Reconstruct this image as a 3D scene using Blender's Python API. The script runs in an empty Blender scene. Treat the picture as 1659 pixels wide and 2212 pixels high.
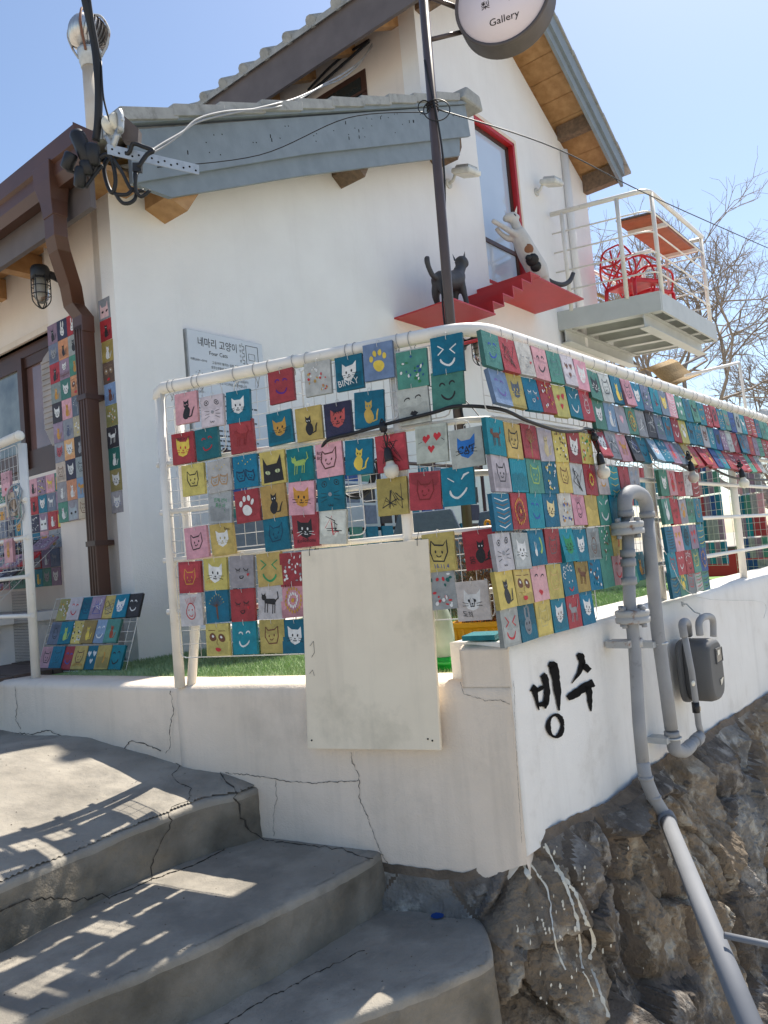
import bpy, math, random
import numpy as np
from mathutils import Vector, Matrix, noise as mn
from mathutils.geometry import tessellate_polygon
random.seed(7); rng = np.random.default_rng(7)
SC = bpy.context.scene; COL = SC.collection
# ---------------------------------------------------------------- camera
PITCH, ROLL, FPX, CX, CY = math.radians(3.5), math.radians(5.0), 1661.0, 829.5, 1106.0
FW = Vector((0, math.cos(PITCH), math.sin(PITCH))); R0 = Vector((1, 0, 0)); U0 = Vector((0, -math.sin(PITCH), math.cos(PITCH)))
UP = U0*math.cos(ROLL) + R0*math.sin(ROLL); RT = R0*math.cos(ROLL) - U0*math.sin(ROLL)
cd = bpy.data.cameras.new('camera'); cam = bpy.data.objects.new('camera', cd); COL.objects.link(cam)
cam.matrix_world = Matrix(((RT.x, UP.x, -FW.x, 0), (RT.y, UP.y, -FW.y, 0), (RT.z, UP.z, -FW.z, 0), (0, 0, 0, 1)))
cd.sensor_fit = 'VERTICAL'; cd.sensor_height = 24; cd.lens = 24*FPX/2212; cd.clip_start = .05; cd.clip_end = 3000
SC.camera = cam
# ---------------------------------------------------------------- light
SUN_AZ, SUN_EL = math.radians(35.0), math.radians(58.0)
w = bpy.data.worlds.new("World"); SC.world = w; w.use_nodes = True
nt = w.node_tree; bg = nt.nodes['Background']; sky = nt.nodes.new('ShaderNodeTexSky')
sky.sky_type = 'NISHITA'; sky.sun_disc = False; sky.sun_elevation = SUN_EL; sky.sun_rotation = SUN_AZ
sky.air_density = 1.0; sky.dust_density = .8; sky.ozone_density = 1.6; sky.altitude = 80
nt.links.new(sky.outputs[0], bg.inputs[0]); bg.inputs[1].default_value = .115
sd = bpy.data.lights.new('sun', 'SUN'); sd.energy = 5.0; sd.angle = math.radians(.53); sd.color = (1, .935, .83)
sun = bpy.data.objects.new('sun', sd); COL.objects.link(sun)
sv = Vector((math.sin(SUN_AZ)*math.cos(SUN_EL), math.cos(SUN_AZ)*math.cos(SUN_EL), math.sin(SUN_EL)))
sun.rotation_euler = sv.to_track_quat('Z', 'Y').to_euler()
SC.view_settings.view_transform = 'Standard'; SC.view_settings.look = 'None'
SC.view_settings.exposure = 0.70; SC.view_settings.gamma = 1; SC.view_settings.use_curve_mapping = False
# ---------------------------------------------------------------- geometry helpers
def V(*a): return Vector(a)
def ray(x, y): return RT*((x-CX)/FPX) - UP*((y-CY)/FPX) + FW
def onz(x, y, z): d = ray(x, y); return d*(z/d.z)
def azv(deg): a = math.radians(deg); return V(math.sin(a), math.cos(a), 0)
class Frame:                      # a vertical plane: origin, direction along it, outward normal
    def __init__(s, ox, oy, az, naz): s.o = V(ox, oy, 0); s.u = azv(az); s.n = azv(naz)
    def p(s, a, o, z): return s.o + s.u*a + s.n*o + V(0, 0, z)
    def hit(s, x, y, off=0):      # where the view ray of a measured point meets this real plane
        d = ray(x, y); k = (s.n.dot(s.o) + off)/s.n.dot(d); q = d*k
        return (q-s.o).dot(s.u), q.z
    def hitp(s, x, y, off=0): a, z = s.hit(x, y, off); return s.p(a, off, z)
FR = Frame(-.837, 2.979, 114.9, 204.9)      # front railing / front of the terrace wall
RI = Frame(.345, 2.43, 40, 130)             # right face of the terrace wall
BS = Frame(-1.359, 4.096, 39, 129)          # side wall of the house
BF = Frame(-1.359, 4.096, 309, 219)         # front wall of the house
GZ = -.42
def lin(c):
    return tuple((v/255/12.92 if v/255 <= .04045 else ((v/255+.055)/1.055)**2.4) for v in c)
class MB:
    def __init__(s): s.v = []; s.f = []; s.c = []; s.cur = (.5, .5, .5); s.smooth = []; s.sm = False
    def face(s, idx): s.f.append(tuple(idx)); s.c.append(s.cur); s.smooth.append(s.sm)
    def add(s, vs, fs, col=None, sm=False):
        b = len(s.v); s.v += [tuple(v) for v in vs]
        if col is not None: s.cur = col
        s.sm = sm
        for f in fs: s.face([b+i for i in f])
        s.sm = False
    def box8(s, P, col=None):     # 8 points: bottom 4 (ccw), top 4
        s.add(P, [(3, 2, 1, 0), (4, 5, 6, 7), (0, 1, 5, 4), (1, 2, 6, 5), (2, 3, 7, 6), (3, 0, 4, 7)], col)
    def obox(s, c, u, n, k, hu, hn, hk, col=None):  # oriented box, half sizes
        c = Vector(c); P = []
        for z in (-1, 1):
            for a, b in ((-1, -1), (1, -1), (1, 1), (-1, 1)):
                P.append(c + u*(a*hu) + n*(b*hn) + k*(z*hk))
        s.box8(P, col)
    def fbox(s, F, a0, a1, o0, o1, z0, z1, col=None):
        s.box8([F.p(a, o, z) for z in (z0, z1) for a, o in ((a0, o0), (a1, o0), (a1, o1), (a0, o1))], col)
    def tube(s, pts, r, n=8, col=None, cap=True, smooth=0, closed=False):
        pts = [Vector(p) for p in pts]
        if smooth and len(pts) > 2:
            q = []
            m = len(pts)
            for i in range(m-1):
                p0, p1, p2, p3 = pts[max(i-1, 0)], pts[i], pts[i+1], pts[min(i+2, m-1)]
                for j in range(smooth):
                    t = j/smooth
                    q.append(.5*((2*p1)+(p2-p0)*t+(2*p0-5*p1+4*p2-p3)*t*t+(3*p1-p0-3*p2+p3)*t**3))
            q.append(pts[-1]); 
            if not isinstance(r, (int, float)):
                r = list(np.interp(np.linspace(0, m-1, len(q)), range(m), r))
            pts = q
        m = len(pts); rs = [r]*m if isinstance(r, (int, float)) else list(r)
        t0 = (pts[1]-pts[0]).normalized(); a = V(0, 0, 1) if abs(t0.z) < .9 else V(1, 0, 0)
        x = t0.cross(a).normalized(); vs = []
        for i in range(m):
            t = (pts[min(i+1, m-1)]-pts[max(i-1, 0)])
            if t.length < 1e-9: t = t0
            t.normalize(); x = (x - t*x.dot(t))
            if x.length < 1e-6: x = t.cross(V(.3, .5, .8))
            x.normalize(); y = t.cross(x)
            for k in range(n):
                an = 2*math.pi*k/n; vs.append(pts[i] + (x*math.cos(an)+y*math.sin(an))*rs[i])
        fs = [(i*n+k, i*n+(k+1) % n, (i+1)*n+(k+1) % n, (i+1)*n+k) for i in range(m-1) for k in range(n)]
        s.add(vs, fs, col, True)
        if cap:
            b = len(s.v)-m*n
            s.face([b+k for k in range(n)][::-1]); s.face([b+(m-1)*n+k for k in range(n)])
    def prism(s, pts, off, col=None):   # planar polygon (ordered) extruded by vector off, concave allowed
        pts = [Vector(p) for p in pts]; n = len(pts); off = Vector(off)
        tr = tessellate_polygon([pts]); vs = pts + [p+off for p in pts]
        fs = [tuple(t) for t in tr] + [tuple(n+i for i in t[::-1]) for t in tr]
        fs += [(i, (i+1) % n, n+(i+1) % n, n+i) for i in range(n)]
        s.add(vs, fs, col)
    def lathe(s, c, axis, prof, n=16, col=None):   # prof: (radius, height along axis)
        c = Vector(c); axis = Vector(axis).normalized(); a = V(0, 0, 1) if abs(axis.z) < .9 else V(1, 0, 0)
        x = axis.cross(a).normalized(); y = axis.cross(x); vs = []
        for r, h in prof:
            for k in range(n):
                an = 2*math.pi*k/n; vs.append(c + axis*h + (x*math.cos(an)+y*math.sin(an))*max(r, 1e-4))
        m = len(prof); s.add(vs, [(i*n+k, i*n+(k+1) % n, (i+1)*n+(k+1) % n, (i+1)*n+k) for i in range(m-1) for k in range(n)], col, True)
        b = len(s.v)-m*n; s.face([b+k for k in range(n)][::-1]); s.face([b+(m-1)*n+k for k in range(n)])
    def build(s, name, m, parent=None, bevel=0, fixn=True):
        me = bpy.data.meshes.new(name); me.from_pydata(s.v, [], s.f)
        me.polygons.foreach_set('use_smooth', s.smooth)
        at = me.color_attributes.new('Col', 'FLOAT_COLOR', 'CORNER')
        buf = np.ones((len(me.loops), 4), 'f'); i = 0
        for f, c in zip(s.f, s.c): buf[i:i+len(f), :3] = c[:3]; i += len(f)
        at.data.foreach_set('color', buf.ravel())
        me.materials.append(m); me.update()
        if fixn:
            import bmesh
            bm = bmesh.new(); bm.from_mesh(me); bmesh.ops.recalc_face_normals(bm, faces=bm.faces); bm.to_mesh(me); bm.free()
        o = bpy.data.objects.new(name, me); COL.objects.link(o)
        if parent is not None: o.parent = parent
        if bevel:
            b = o.modifiers.new('bevel', 'BEVEL'); b.width = bevel; b.segments = 2; b.limit_method = 'ANGLE'
        return o
def tag(o, label=None, cat=None, group=None, kind=None):
    if label: o['label'] = label
    if cat: o['category'] = cat
    if group: o['group'] = group
    if kind: o['kind'] = kind
    return o
def thing(name, label, cat, group=None):
    o = bpy.data.objects.new(name, None); COL.objects.link(o); o.empty_display_size = .05
    return tag(o, label, cat, group)
# ---------------------------------------------------------------- materials
def mat(name, col, rough=.6, col2=None, nscale=6, namt=.35, bump=0, bscale=120, metal=0, attr=False, streak=0, spec=.4,
        bump2=0, b2scale=8, trans=0, stain=None, stscale=2.5, stamt=.5, stpos=.55, det=6):
    m = bpy.data.materials.new(name); m.use_nodes = True; N = m.node_tree.nodes; L = m.node_tree.links
    b = N['Principled BSDF']; b.inputs['Roughness'].default_value = rough; b.inputs['Metallic'].default_value = metal
    b.inputs['Specular IOR Level'].default_value = spec
    if trans: b.inputs['Transmission Weight'].default_value = trans
    tc = N.new('ShaderNodeNewGeometry'); P = tc.outputs['Position']
    def noise(sc, det=4, vec=P, rg=.55):
        n = N.new('ShaderNodeTexNoise'); n.inputs['Scale'].default_value = sc; n.inputs['Detail'].default_value = det
        n.inputs['Roughness'].default_value = rg; L.new(vec, n.inputs['Vector']); return n.outputs['Fac']
    def mix(a, bb, fac):
        x = N.new('ShaderNodeMix'); x.data_type = 'RGBA'
        for s_, v in ((6, a), (7, bb)):
            if isinstance(v, tuple): x.inputs[s_].default_value = (*v[:3], 1)
            else: L.new(v, x.inputs[s_])
        if isinstance(fac, float): x.inputs[0].default_value = fac
        else: L.new(fac, x.inputs[0])
        return x.outputs[2]
    def ramp(v, lo, hi, k=1):
        r = N.new('ShaderNodeMapRange'); r.inputs[1].default_value = lo; r.inputs[2].default_value = hi
        r.inputs[4].default_value = k; L.new(v, r.inputs[0]); return r.outputs[0]
    if attr:
        a = N.new('ShaderNodeAttribute'); a.attribute_name = 'Col'; base = a.outputs['Color']
        hs = N.new('ShaderNodeHueSaturation'); L.new(base, hs.inputs['Color'])
        L.new(ramp(noise(nscale, det), .3, .7, 1), hs.inputs['Value'])
        r = hs.inputs['Value'].links[0].from_node; r.inputs[3].default_value = 1-namt*.5; r.inputs[4].default_value = 1+namt*.3
        c = hs.outputs[0]
    else:
        c2 = col2 or tuple(v*(1-namt) for v in col)
        c = mix(tuple(col), tuple(c2), ramp(noise(nscale, det), .35, .68, 1))
    if stain: c = mix(c, tuple(stain), ramp(noise(stscale, 7, rg=.65), stpos, stpos+.12, stamt))
    if streak:
        mp = N.new('ShaderNodeMapping'); mp.inputs['Scale'].default_value = (9, 9, .7); L.new(P, mp.inputs[0])
        c = mix(c, (.22, .2, .17), ramp(noise(1.6, 5, mp.outputs[0], .6), .52, .85, streak))
    L.new(c, b.inputs['Base Color'])
    last = None
    if bump:
        bn = N.new('ShaderNodeBump'); bn.inputs['Strength'].default_value = bump; bn.inputs['Distance'].default_value = .004
        L.new(noise(bscale, 3), bn.inputs['Height']); last = bn.outputs[0]
    if bump2:
        bn = N.new('ShaderNodeBump'); bn.inputs['Strength'].default_value = bump2; bn.inputs['Distance'].default_value = .03
        L.new(noise(b2scale, 8, rg=.6), bn.inputs['Height'])
        if last: L.new(last, bn.inputs['Normal'])
        last = bn.outputs[0]
    if last: L.new(last, b.inputs['Normal'])
    return m
M = {}
M['plaster'] = mat('plaster', (.86, .845, .82), .85, (.82, .80, .775), 3, bump=.55, bscale=150, streak=.05, spec=.2, bump2=.08, b2scale=25)
M['plaster_dirty'] = mat('weathered_plaster', (.81, .70, .585), .88, (.72, .62, .51), 2.6, bump=.5, bscale=170, streak=.22, spec=.2, bump2=.12, b2scale=18, stain=(.45, .39, .32), stscale=3.1, stamt=.25)
M['wallwhite'] = mat('white_wall_paint', (.84, .815, .77), .85, (.78, .75, .70), 4, bump=.5, bscale=170, streak=.16, spec=.2, bump2=.1, b2scale=20, stain=(.5, .46, .4), stscale=4, stamt=.25)
M['plaster_bounce'] = mat('bounce_tinted_plaster', (.82, .735, .655), .85, (.77, .685, .61), 3, bump=.5, bscale=150, streak=.10, spec=.2)  # plaster copy for front-facing walls, warm bounce light tinted into its colour
M['concrete'] = mat('concrete', (.37, .335, .28), .92, (.27, .245, .205), 5, bump=.5, bscale=260, spec=.2, bump2=.35, b2scale=22, stain=(.19, .175, .15), stscale=3.4, stamt=.6, stpos=.5)
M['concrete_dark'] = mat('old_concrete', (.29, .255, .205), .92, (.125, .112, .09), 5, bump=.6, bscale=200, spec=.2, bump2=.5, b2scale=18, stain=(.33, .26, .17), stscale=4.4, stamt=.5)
def rockmat(name, a, b_, c_):
    m = mat(name, a, .9, b_, 5, bump=.9, bscale=110, spec=.2, bump2=1.0, b2scale=24, stain=c_, stscale=9, stamt=.85, stpos=.52, det=9)
    return m
M['rock'] = rockmat('brown_stone', (.20, .175, .15), (.08, .068, .058), (.40, .37, .33))
M['rock2'] = rockmat('grey_stone', (.29, .275, .25), (.13, .12, .11), (.50, .48, .43))
M['rock3'] = rockmat('tan_stone', (.30, .24, .175), (.14, .11, .08), (.45, .41, .34))
M['mortar'] = mat('mortar', (.20, .155, .115), .95, (.10, .08, .062), 9, bump=.7, bscale=150, bump2=.6, b2scale=30)
M['whitesteel'] = mat('white_painted_steel', (.84, .79, .71), .38, (.72, .68, .61), 7, spec=.5, bump=.12, bscale=90, stain=(.45, .38, .28), stscale=16, stamt=.5, stpos=.62)
M['wire'] = mat('white_wire', (.75, .73, .69), .45)
M['paint'] = mat('craft_paint', (0, 0, 0), .55, attr=True, nscale=38, namt=.42, bump=.5, bscale=160, spec=.35)
M['bigboard'] = mat('cream_board', (.84, .74, .58), .6, (.79, .69, .54), 6, bump=.2, bscale=150, stain=(.55, .49, .37), stscale=4, stamt=.45, streak=.22)
M['greywood'] = mat('grey_painted_fascia', (.235, .275, .305), .6, (.20, .235, .26), 9, bump=.25, bscale=140, stain=(.13, .14, .15), stscale=30, stamt=.5, stpos=.66)
M['brownfascia'] = mat('brown_fascia', (.15, .125, .12), .6, (.12, .10, .095), 5, bump=.2)
M['gutter'] = mat('brown_gutter', (.095, .04, .024), .42, (.075, .032, .02), 4, spec=.5)
M['soffit'] = mat('soffit_plank', (.50, .29, .13), .6, (.38, .20, .08), 14, bump=.2, stain=(.25, .12, .05), stscale=18, stamt=.6, stpos=.66)
M['beam'] = mat('weathered_beam', (.23, .15, .095), .75, (.12, .085, .06), 30, bump=.4)
M['tile'] = mat('cement_roof_tile', (.40, .40, .38), .85, (.30, .30, .285), 12, bump=.5, bscale=100, stain=(.17, .17, .15), stscale=9, stamt=.6)
M['red'] = mat('red_paint', (.50, .022, .028), .42, (.44, .02, .025), 4, spec=.5)
M['darkframe'] = mat('dark_brown_frame', (.085, .04, .03), .4, (.06, .032, .025), 5)
M['black'] = mat('black_plastic', (.02, .02, .022), .45)
M['blackcable'] = mat('black_cable', (.018, .018, .02), .5)
M['greycable'] = mat('grey_cable', (.42, .42, .42), .5)
M['pole'] = mat('brown_pole', (.085, .06, .055), .4, (.07, .05, .045), 12, spec=.5)
M['signface'] = mat('sign_acrylic', (.80, .70, .72), .25, (.78, .68, .70), 3)
M['signrim'] = mat('sign_rim', (.11, .09, .085), .55, (.085, .07, .065), 10)
M['ink'] = mat('black_ink', (.012, .011, .011), .9, spec=.1)
M['galv'] = mat('galvanised_steel', (.52, .54, .55), .45, (.42, .44, .45), 30, metal=.5)
M['steel'] = mat('stainless_steel', (.62, .60, .57), .28, (.50, .47, .44), 20, metal=.85)
M['pipe'] = mat('grey_painted_pipe', (.32, .325, .335), .6, (.27, .275, .285), 9, bump=.15, stain=(.15, .16, .165), stscale=11, stamt=.9, stpos=.57, spec=.3)
M['bigpipe'] = mat('grey_pvc_pipe', (.20, .208, .225), .65, (.175, .183, .20), 5, spec=.3, stain=(.22, .22, .22), stscale=14, stamt=.4, stpos=.62)
M['rust'] = mat('rusty_grey_flange', (.42, .42, .41), .6, (.40, .40, .39), 12, stain=(.20, .085, .03), stscale=22, stamt=.9, stpos=.55)
M['meter'] = mat('grey_meter_plastic', (.115, .115, .115), .6, (.10, .10, .10), 8, bump=.2)
M['glassdark'] = mat('dark_window_glass', (.03, .035, .035), .04, (.025, .03, .03), 2, spec=.9)
M['glassblue'] = mat('sky_tinted_glass', (.50, .58, .68), .05, (.46, .54, .64), 1.5, spec=.9)  # pale blue base colour paints in the reflected sky
M['glassgrey'] = mat('curtained_glass', (.28, .30, .27), .06, (.07, .08, .075), 3, spec=.8)
M['bulb'] = mat('frosted_bulb', (.78, .74, .62), .3)
M['lampglass'] = mat('clear_lamp_glass', (.75, .7, .62), .1, spec=.7)
M['turf'] = mat('turf_base', (.22, .36, .11), .9, (.15, .27, .08), 40, bump=.8, bscale=80)
M['blade'] = mat('turf_blades', (.36, .46, .25), .75, (.26, .36, .17), 7)
M['floorlamp'] = mat('white_lamp_plastic', (.72, .72, .68), .4)
M['yellow'] = mat('yellow_planter', (.75, .36, .015), .35, (.65, .29, .01), 6)
M['leafdry'] = mat('dried_leaves', (.22, .11, .055), .8, (.12, .065, .035), 25)
M['greenglass'] = mat('green_plastic', (.02, .42, .06), .2, trans=.3)
M['clearplastic'] = mat('milky_plastic', (.62, .72, .62), .25, trans=.35)
M['bark'] = mat('tree_bark', (.36, .30, .24), .9, (.24, .195, .155), 30)
M['greyfabric'] = mat('blue_grey_fabric', (.13, .165, .215), .8, (.11, .14, .185), 40, bump=.4)
M['catgrey'] = mat('grey_statue', (.065, .064, .068), .6, (.045, .045, .05), 14, bump=.3)
M['redplastic'] = mat('red_plastic', (.62, .02, .03), .3)
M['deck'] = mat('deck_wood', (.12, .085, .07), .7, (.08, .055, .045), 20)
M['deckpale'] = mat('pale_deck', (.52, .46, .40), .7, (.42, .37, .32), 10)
M['reed'] = mat('reed_blind', (.36, .25, .12), .85, (.24, .16, .07), 40, bump=.5)
M['ground'] = mat('earth', (.42, .38, .32), .95, (.34, .31, .26), .4)
M['brass'] = mat('brass', (.45, .32, .12), .4, metal=.6)
M['bluepaint'] = mat('blue_paint', (.01, .08, .35), .6)
M['splash'] = mat('white_paint_splash', (.72, .69, .60), .7, (.62, .59, .50), 30)
M['crack'] = mat('crack', (.07, .06, .05), .95)
M['lightgreysteel'] = mat('light_grey_steel', (.56, .57, .54), .5, (.50, .51, .48), 5)
# ---------------------------------------------------------------- text as flat mesh
_tc = {}
def text_tris(body, size=1.0, xs=1.0):
    k = body
    if k not in _tc:
        c = bpy.data.curves.new('t', 'FONT'); c.body = body; c.align_x = 'CENTER'; c.align_y = 'CENTER'; c.resolution_u = 2
        o = bpy.data.objects.new('t', c); COL.objects.link(o)
        dg = bpy.context.evaluated_depsgraph_get(); dg.update(); me = o.evaluated_get(dg).to_mesh()
        vs = [(v.co.x, v.co.y) for v in me.vertices]; fs = [tuple(p.vertices) for p in me.polygons]
        bpy.data.objects.remove(o); bpy.data.curves.remove(c); _tc[k] = (vs, fs)
    vs, fs = _tc[k]; return [(x*size*xs, y*size) for x, y in vs], fs
class Canvas:                     # flat figures laid on a board, coordinates -1..1
    def __init__(s): s.v = []; s.f = []; s.c = []; s.k = 0
    def _a(s, vs, fs, col):
        s.k += 1; b = len(s.v); s.v += [(x, y, s.k) for x, y in vs]
        for f in fs: s.f.append(tuple(b+i for i in f)); s.c.append(col)
    def poly(s, pts, col):
        tr = tessellate_polygon([[Vector((x, y, 0)) for x, y in pts]]); s._a(pts, [tuple(t) for t in tr], col)
    def ell(s, x, y, rx, ry, col, n=14, a0=0): s._a([(x+rx*math.cos(a0+6.2832*i/n), y+ry*math.sin(a0+6.2832*i/n)) for i in range(n)], [tuple(range(n))], col)
    def line(s, pts, wd, col):
        n = len(pts); vs = []
        for i in range(n):
            a = pts[max(i-1, 0)]; b = pts[min(i+1, n-1)]; dx, dy = b[0]-a[0], b[1]-a[1]; l = math.hypot(dx, dy) or 1
            ww = wd*.5*(1 if 0 < i < n-1 else .6); vs += [(pts[i][0]-dy/l*ww, pts[i][1]+dx/l*ww), (pts[i][0]+dy/l*ww, pts[i][1]-dx/l*ww)]
        s._a(vs, [(2*i, 2*i+1, 2*i+3, 2*i+2) for i in range(n-1)], col)
    def arc(s, x, y, rx, ry, a0, a1, wd, col, n=9):
        s.line([(x+rx*math.cos(math.radians(a0+(a1-a0)*i/n)), y+ry*math.sin(math.radians(a0+(a1-a0)*i/n))) for i in range(n+1)], wd, col)
    def ring(s, x, y, rx, ry, wd, col, n=16): s.arc(x, y, rx, ry, 0, 360, wd, col, n)
    def text(s, body, x, y, size, col, xs=1.0): vs, fs = text_tris(body, size, xs); s._a([(a+x, b+y) for a, b in vs], fs, col)
BK = (.02, .018, .02); WH = (.74, .73, .70); RD = (.55, .03, .04); PK = (.80, .42, .47); YL = (.75, .55, .08); OR = (.60, .28, .04)
BL = (.03, .09, .40); GN = (.03, .28, .10); BR = (.16, .06, .03); GY = (.30, .30, .31); TL = (.005, .22, .34); LB = (.30, .45, .62); LG = (.35, .5, .12)
BG = dict(teal=(.003, .16, .25), red=(.38, .045, .055), yellow=(.56, .44, .125), pink=(.66, .34, .39), white=(.50, .475, .46), blue=(.21, .31, .46),
          green=(.075, .25, .19), navy=(.03, .03, .07), ochre=(.40, .27, .08), grey=(.33, .335, .35), black=(.035, .03, .035), orange=(.75, .33, .16), purple=(.30, .20, .28),
          slate=(.16, .19, .26), crimson=(.42, .03, .04), olive=(.28, .24, .09), turquoise=(.006, .24, .31), cream=(.56, .48, .35), brown=(.14, .08, .06), royal=(.02, .08, .28))
# ---- motifs: each draws on a canvas with two colours
def heart(c, x, y, r, col): c.poly([(x, y-r), (x-r, y+.15*r), (x-.85*r, y+.7*r), (x-.4*r, y+.85*r), (x, y+.4*r), (x+.4*r, y+.85*r), (x+.85*r, y+.7*r), (x+r, y+.15*r)], col)
def cathead(c, a, b, x=0, y=0, r=.6):
    c.poly([(x-r, y+r*1.15), (x-.5*r, y+.75*r), (x+.5*r, y+.75*r), (x+r, y+1.2*r), (x+1.0*r, y), (x+.65*r, y-.7*r), (x, y-.95*r), (x-.65*r, y-.7*r), (x-1.0*r, y)], a)
    for s in (-1, 1):
        c.ell(x+s*.38*r, y+.1*r, .12*r, .17*r, b, 8)
        for k in (-.1, -.3): c.line([(x+s*.5*r, y+(k-.1)*r), (x+s*1.2*r, y+(k*1.8)*r)], .06*r+.02, b)
    c.ell(x, y-.25*r, .12*r, .09*r, b, 6); c.arc(x-.13*r, y-.4*r, .13*r, .13*r, 180, 360, .05, b, 5); c.arc(x+.13*r, y-.4*r, .13*r, .13*r, 180, 360, .05, b, 5)
def catout(c, a, b, x=0, y=0, r=.6):
    P = [(x-.9*r, y+1.1*r), (x-.5*r, y+.7*r), (x+.5*r, y+.7*r), (x+.9*r, y+1.15*r), (x+1.0*r, y), (x+.6*r, y-.8*r), (x-.6*r, y-.8*r), (x-1.0*r, y), (x-.9*r, y+1.1*r)]
    c.line(P, .09, a)
    for s in (-1, 1): c.ell(x+s*.38*r, y+.05*r, .1*r, .15*r, a, 8)
    c.arc(x, y-.25*r, .25*r, .2*r, 180, 360, .06, a, 6)
def sitcat(c, a, b, x=0, y=0, r=.8):
    c.ell(x, y-.45*r, .42*r, .55*r, a); c.ell(x, y+.25*r, .3*r, .28*r, a)
    c.poly([(x-.3*r, y+.7*r), (x-.28*r, y+.25*r), (x-.02*r, y+.45*r)], a); c.poly([(x+.3*r, y+.7*r), (x+.28*r, y+.25*r), (x+.02*r, y+.45*r)], a)
    c.line([(x+.3*r, y-.85*r), (x+.65*r, y-.8*r), (x+.75*r, y-.4*r), (x+.9*r, y-.1*r)], .12, a)
    for s in (-1, 1): c.ell(x+s*.12*r, y+.27*r, .055*r, .07*r, b, 6)
def walkcat(c, a, b):
    c.poly([(-.55, .25), (-.45, -.05), (.35, -.1), (.5, .15), (.3, .28)], a); c.ell(-.55, .32, .2, .18, a)
    c.poly([(-.72, .6), (-.7, .35), (-.55, .42)], a); c.poly([(-.4, .62), (-.4, .35), (-.55, .42)], a)
    for q in (-.42, -.22, .22, .4): c.line([(q, 0), (q-.05, -.62)], .11, a)
    c.line([(.4, .15), (.65, .3), (.62, .7)], .1, a)
def smile(c, a, b):
    c.arc(-.35, .3, .18, .16, 0, 180, .1, a, 6); c.arc(.35, .3, .18, .16, 0, 180, .1, a, 6); c.arc(0, -.05, .5, .5, 195, 345, .12, a, 9)
def sleepy(c, a, b):
    for s in (-1, 1):
        c.arc(s*.4, .25, .24, .15, 180, 360, .07, a, 6)
        for k in (-.15, 0, .15): c.line([(s*.4+k, .1), (s*.4+k*1.2, -.06)], .05, a)
    c.arc(0, -.35, .2, .2, 180, 360, .07, a, 6); c.line([(-.2, -.35), (.2, -.35)], .06, a); heart(c, .6, -.2, .13, RD)
def paw(c, a, b):
    c.ell(0, -.25, .42, .36, a)
    for x, y in ((-.5, .2), (-.2, .52), (.2, .55), (.52, .25)): c.ell(x, y, .15, .2, a, 10)
def hearts(c, a, b):
    heart(c, -.4, .3, .28, a); heart(c, .4, .35, .28, a); heart(c, 0, -.35, .25, a); c.line([(-.7, .2), (-.95, .1)], .05, b); c.line([(.7, .25), (.95, .15)], .05, b)
def xface(c, a, b):
    for s in (-1, 1): c.line([(s*.7, .6), (s*.25, .3), (s*.65, .0)], .13, a)
    c.arc(0, -.2, .55, .5, 190, 350, .14, a, 9)
def wink(c, a, b):
    c.line([(-.75, .6), (-.3, .3)], .11, a); c.line([(.25, .35), (.5, .6), (.9, .75)], .12, a); c.arc(0, .0, .65, .7, 195, 345, .14, a, 10)
def whisk(c, a, b):
    for s in (-1, 1):
        c.ring(s*.5, .6, .2, .17, .05, a, 10); c.ell(s*.5, .6, .07, .08, a, 6)
        for k in (0, -.22, -.42): c.line([(s*.3, -.05+k*.8), (s*.75, .1+k*1.4)], .05, a)
    c.arc(-.1, -.72, .1, .12, 180, 360, .04, a, 4); c.arc(.1, -.72, .1, .12, 180, 360, .04, a, 4); c.ell(0, -.1, .15, .13, GY, 8)
def flower(c, a, b):
    for r, n, q in ((.62, 18, a), (.35, 12, b)):
        for i in range(n):
            t = 6.2832*i/n; c.ell(r*math.cos(t), r*math.sin(t)*1.15, .07, .12, q, 6, t)
    c.ell(0, 0, .14, .14, a, 8)
def tree(c, a, b):
    c.line([(0, -.95), (.03, -.3), (0, .1)], .16, a)
    for i in range(9):
        t = math.radians(20+17.5*i); c.line([(0, -.1), (.7*math.cos(t), .0+.75*math.sin(t))], .045, a); c.ell(.7*math.cos(t), .75*math.sin(t), .07, .05, b, 5)
def eyes(c, a, b):
    for s in (-1, 1):
        c.ell(s*.45, .15, .34, .3, a); c.ell(s*.42, .2, .12, .1, WH, 7); c.line([(s*.15, .65), (s*.85, .68)], .07, a)
    c.line([(0, .1), (-.1, -.25), (.05, -.35)], .05, a); c.ell(0, -.7, .28, .14, RD); 
def bighead(c, a, b):
    c.poly([(-.8, .7), (-.45, .25), (.4, .25), (.7, .75), (.85, -.95), (-.85, -.95)], a)
    for s in (-1, 1): c.ell(s*.42, -.25, .22, .13, b, 8); c.line([(s*.42, -.13), (s*.42, -.37)], .06, BK)
def stripes(c, a, b):
    for i in range(7): c.line([(-.9+.05*i, .8-.27*i), (.1, .72-.27*i), (.9, .8-.25*i)], .07, a if i % 2 else b)
def splot(c, a, b):
    r = random.Random(len(c.v)+int(a[0]*999)+int(b[1]*99))
    for i in range(22): c.ell(r.uniform(-.85, .85), r.uniform(-.85, .85), r.uniform(.05, .14), r.uniform(.05, .14), (a, b, WH)[i % 3], 6)
def twocats(c, a, b): catout(c, a, b, -.45, -.35, .4); catout(c, a, b, .45, -.35, .4); [c.ell(x, y, .05, .05, YL, 5) for x, y in ((-.6, .6), (-.2, .75), (.3, .6), (.6, .8), (.1, .45))]
def moonrab(c, a, b): c.arc(.35, .1, .35, .5, -80, 80, .2, a, 8); c.ell(-.25, -.3, .18, .25, b); c.line([(-.3, -.1), (-.38, .4)], .1, b); c.line([(-.2, -.1), (-.15, .35)], .08, b)
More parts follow.
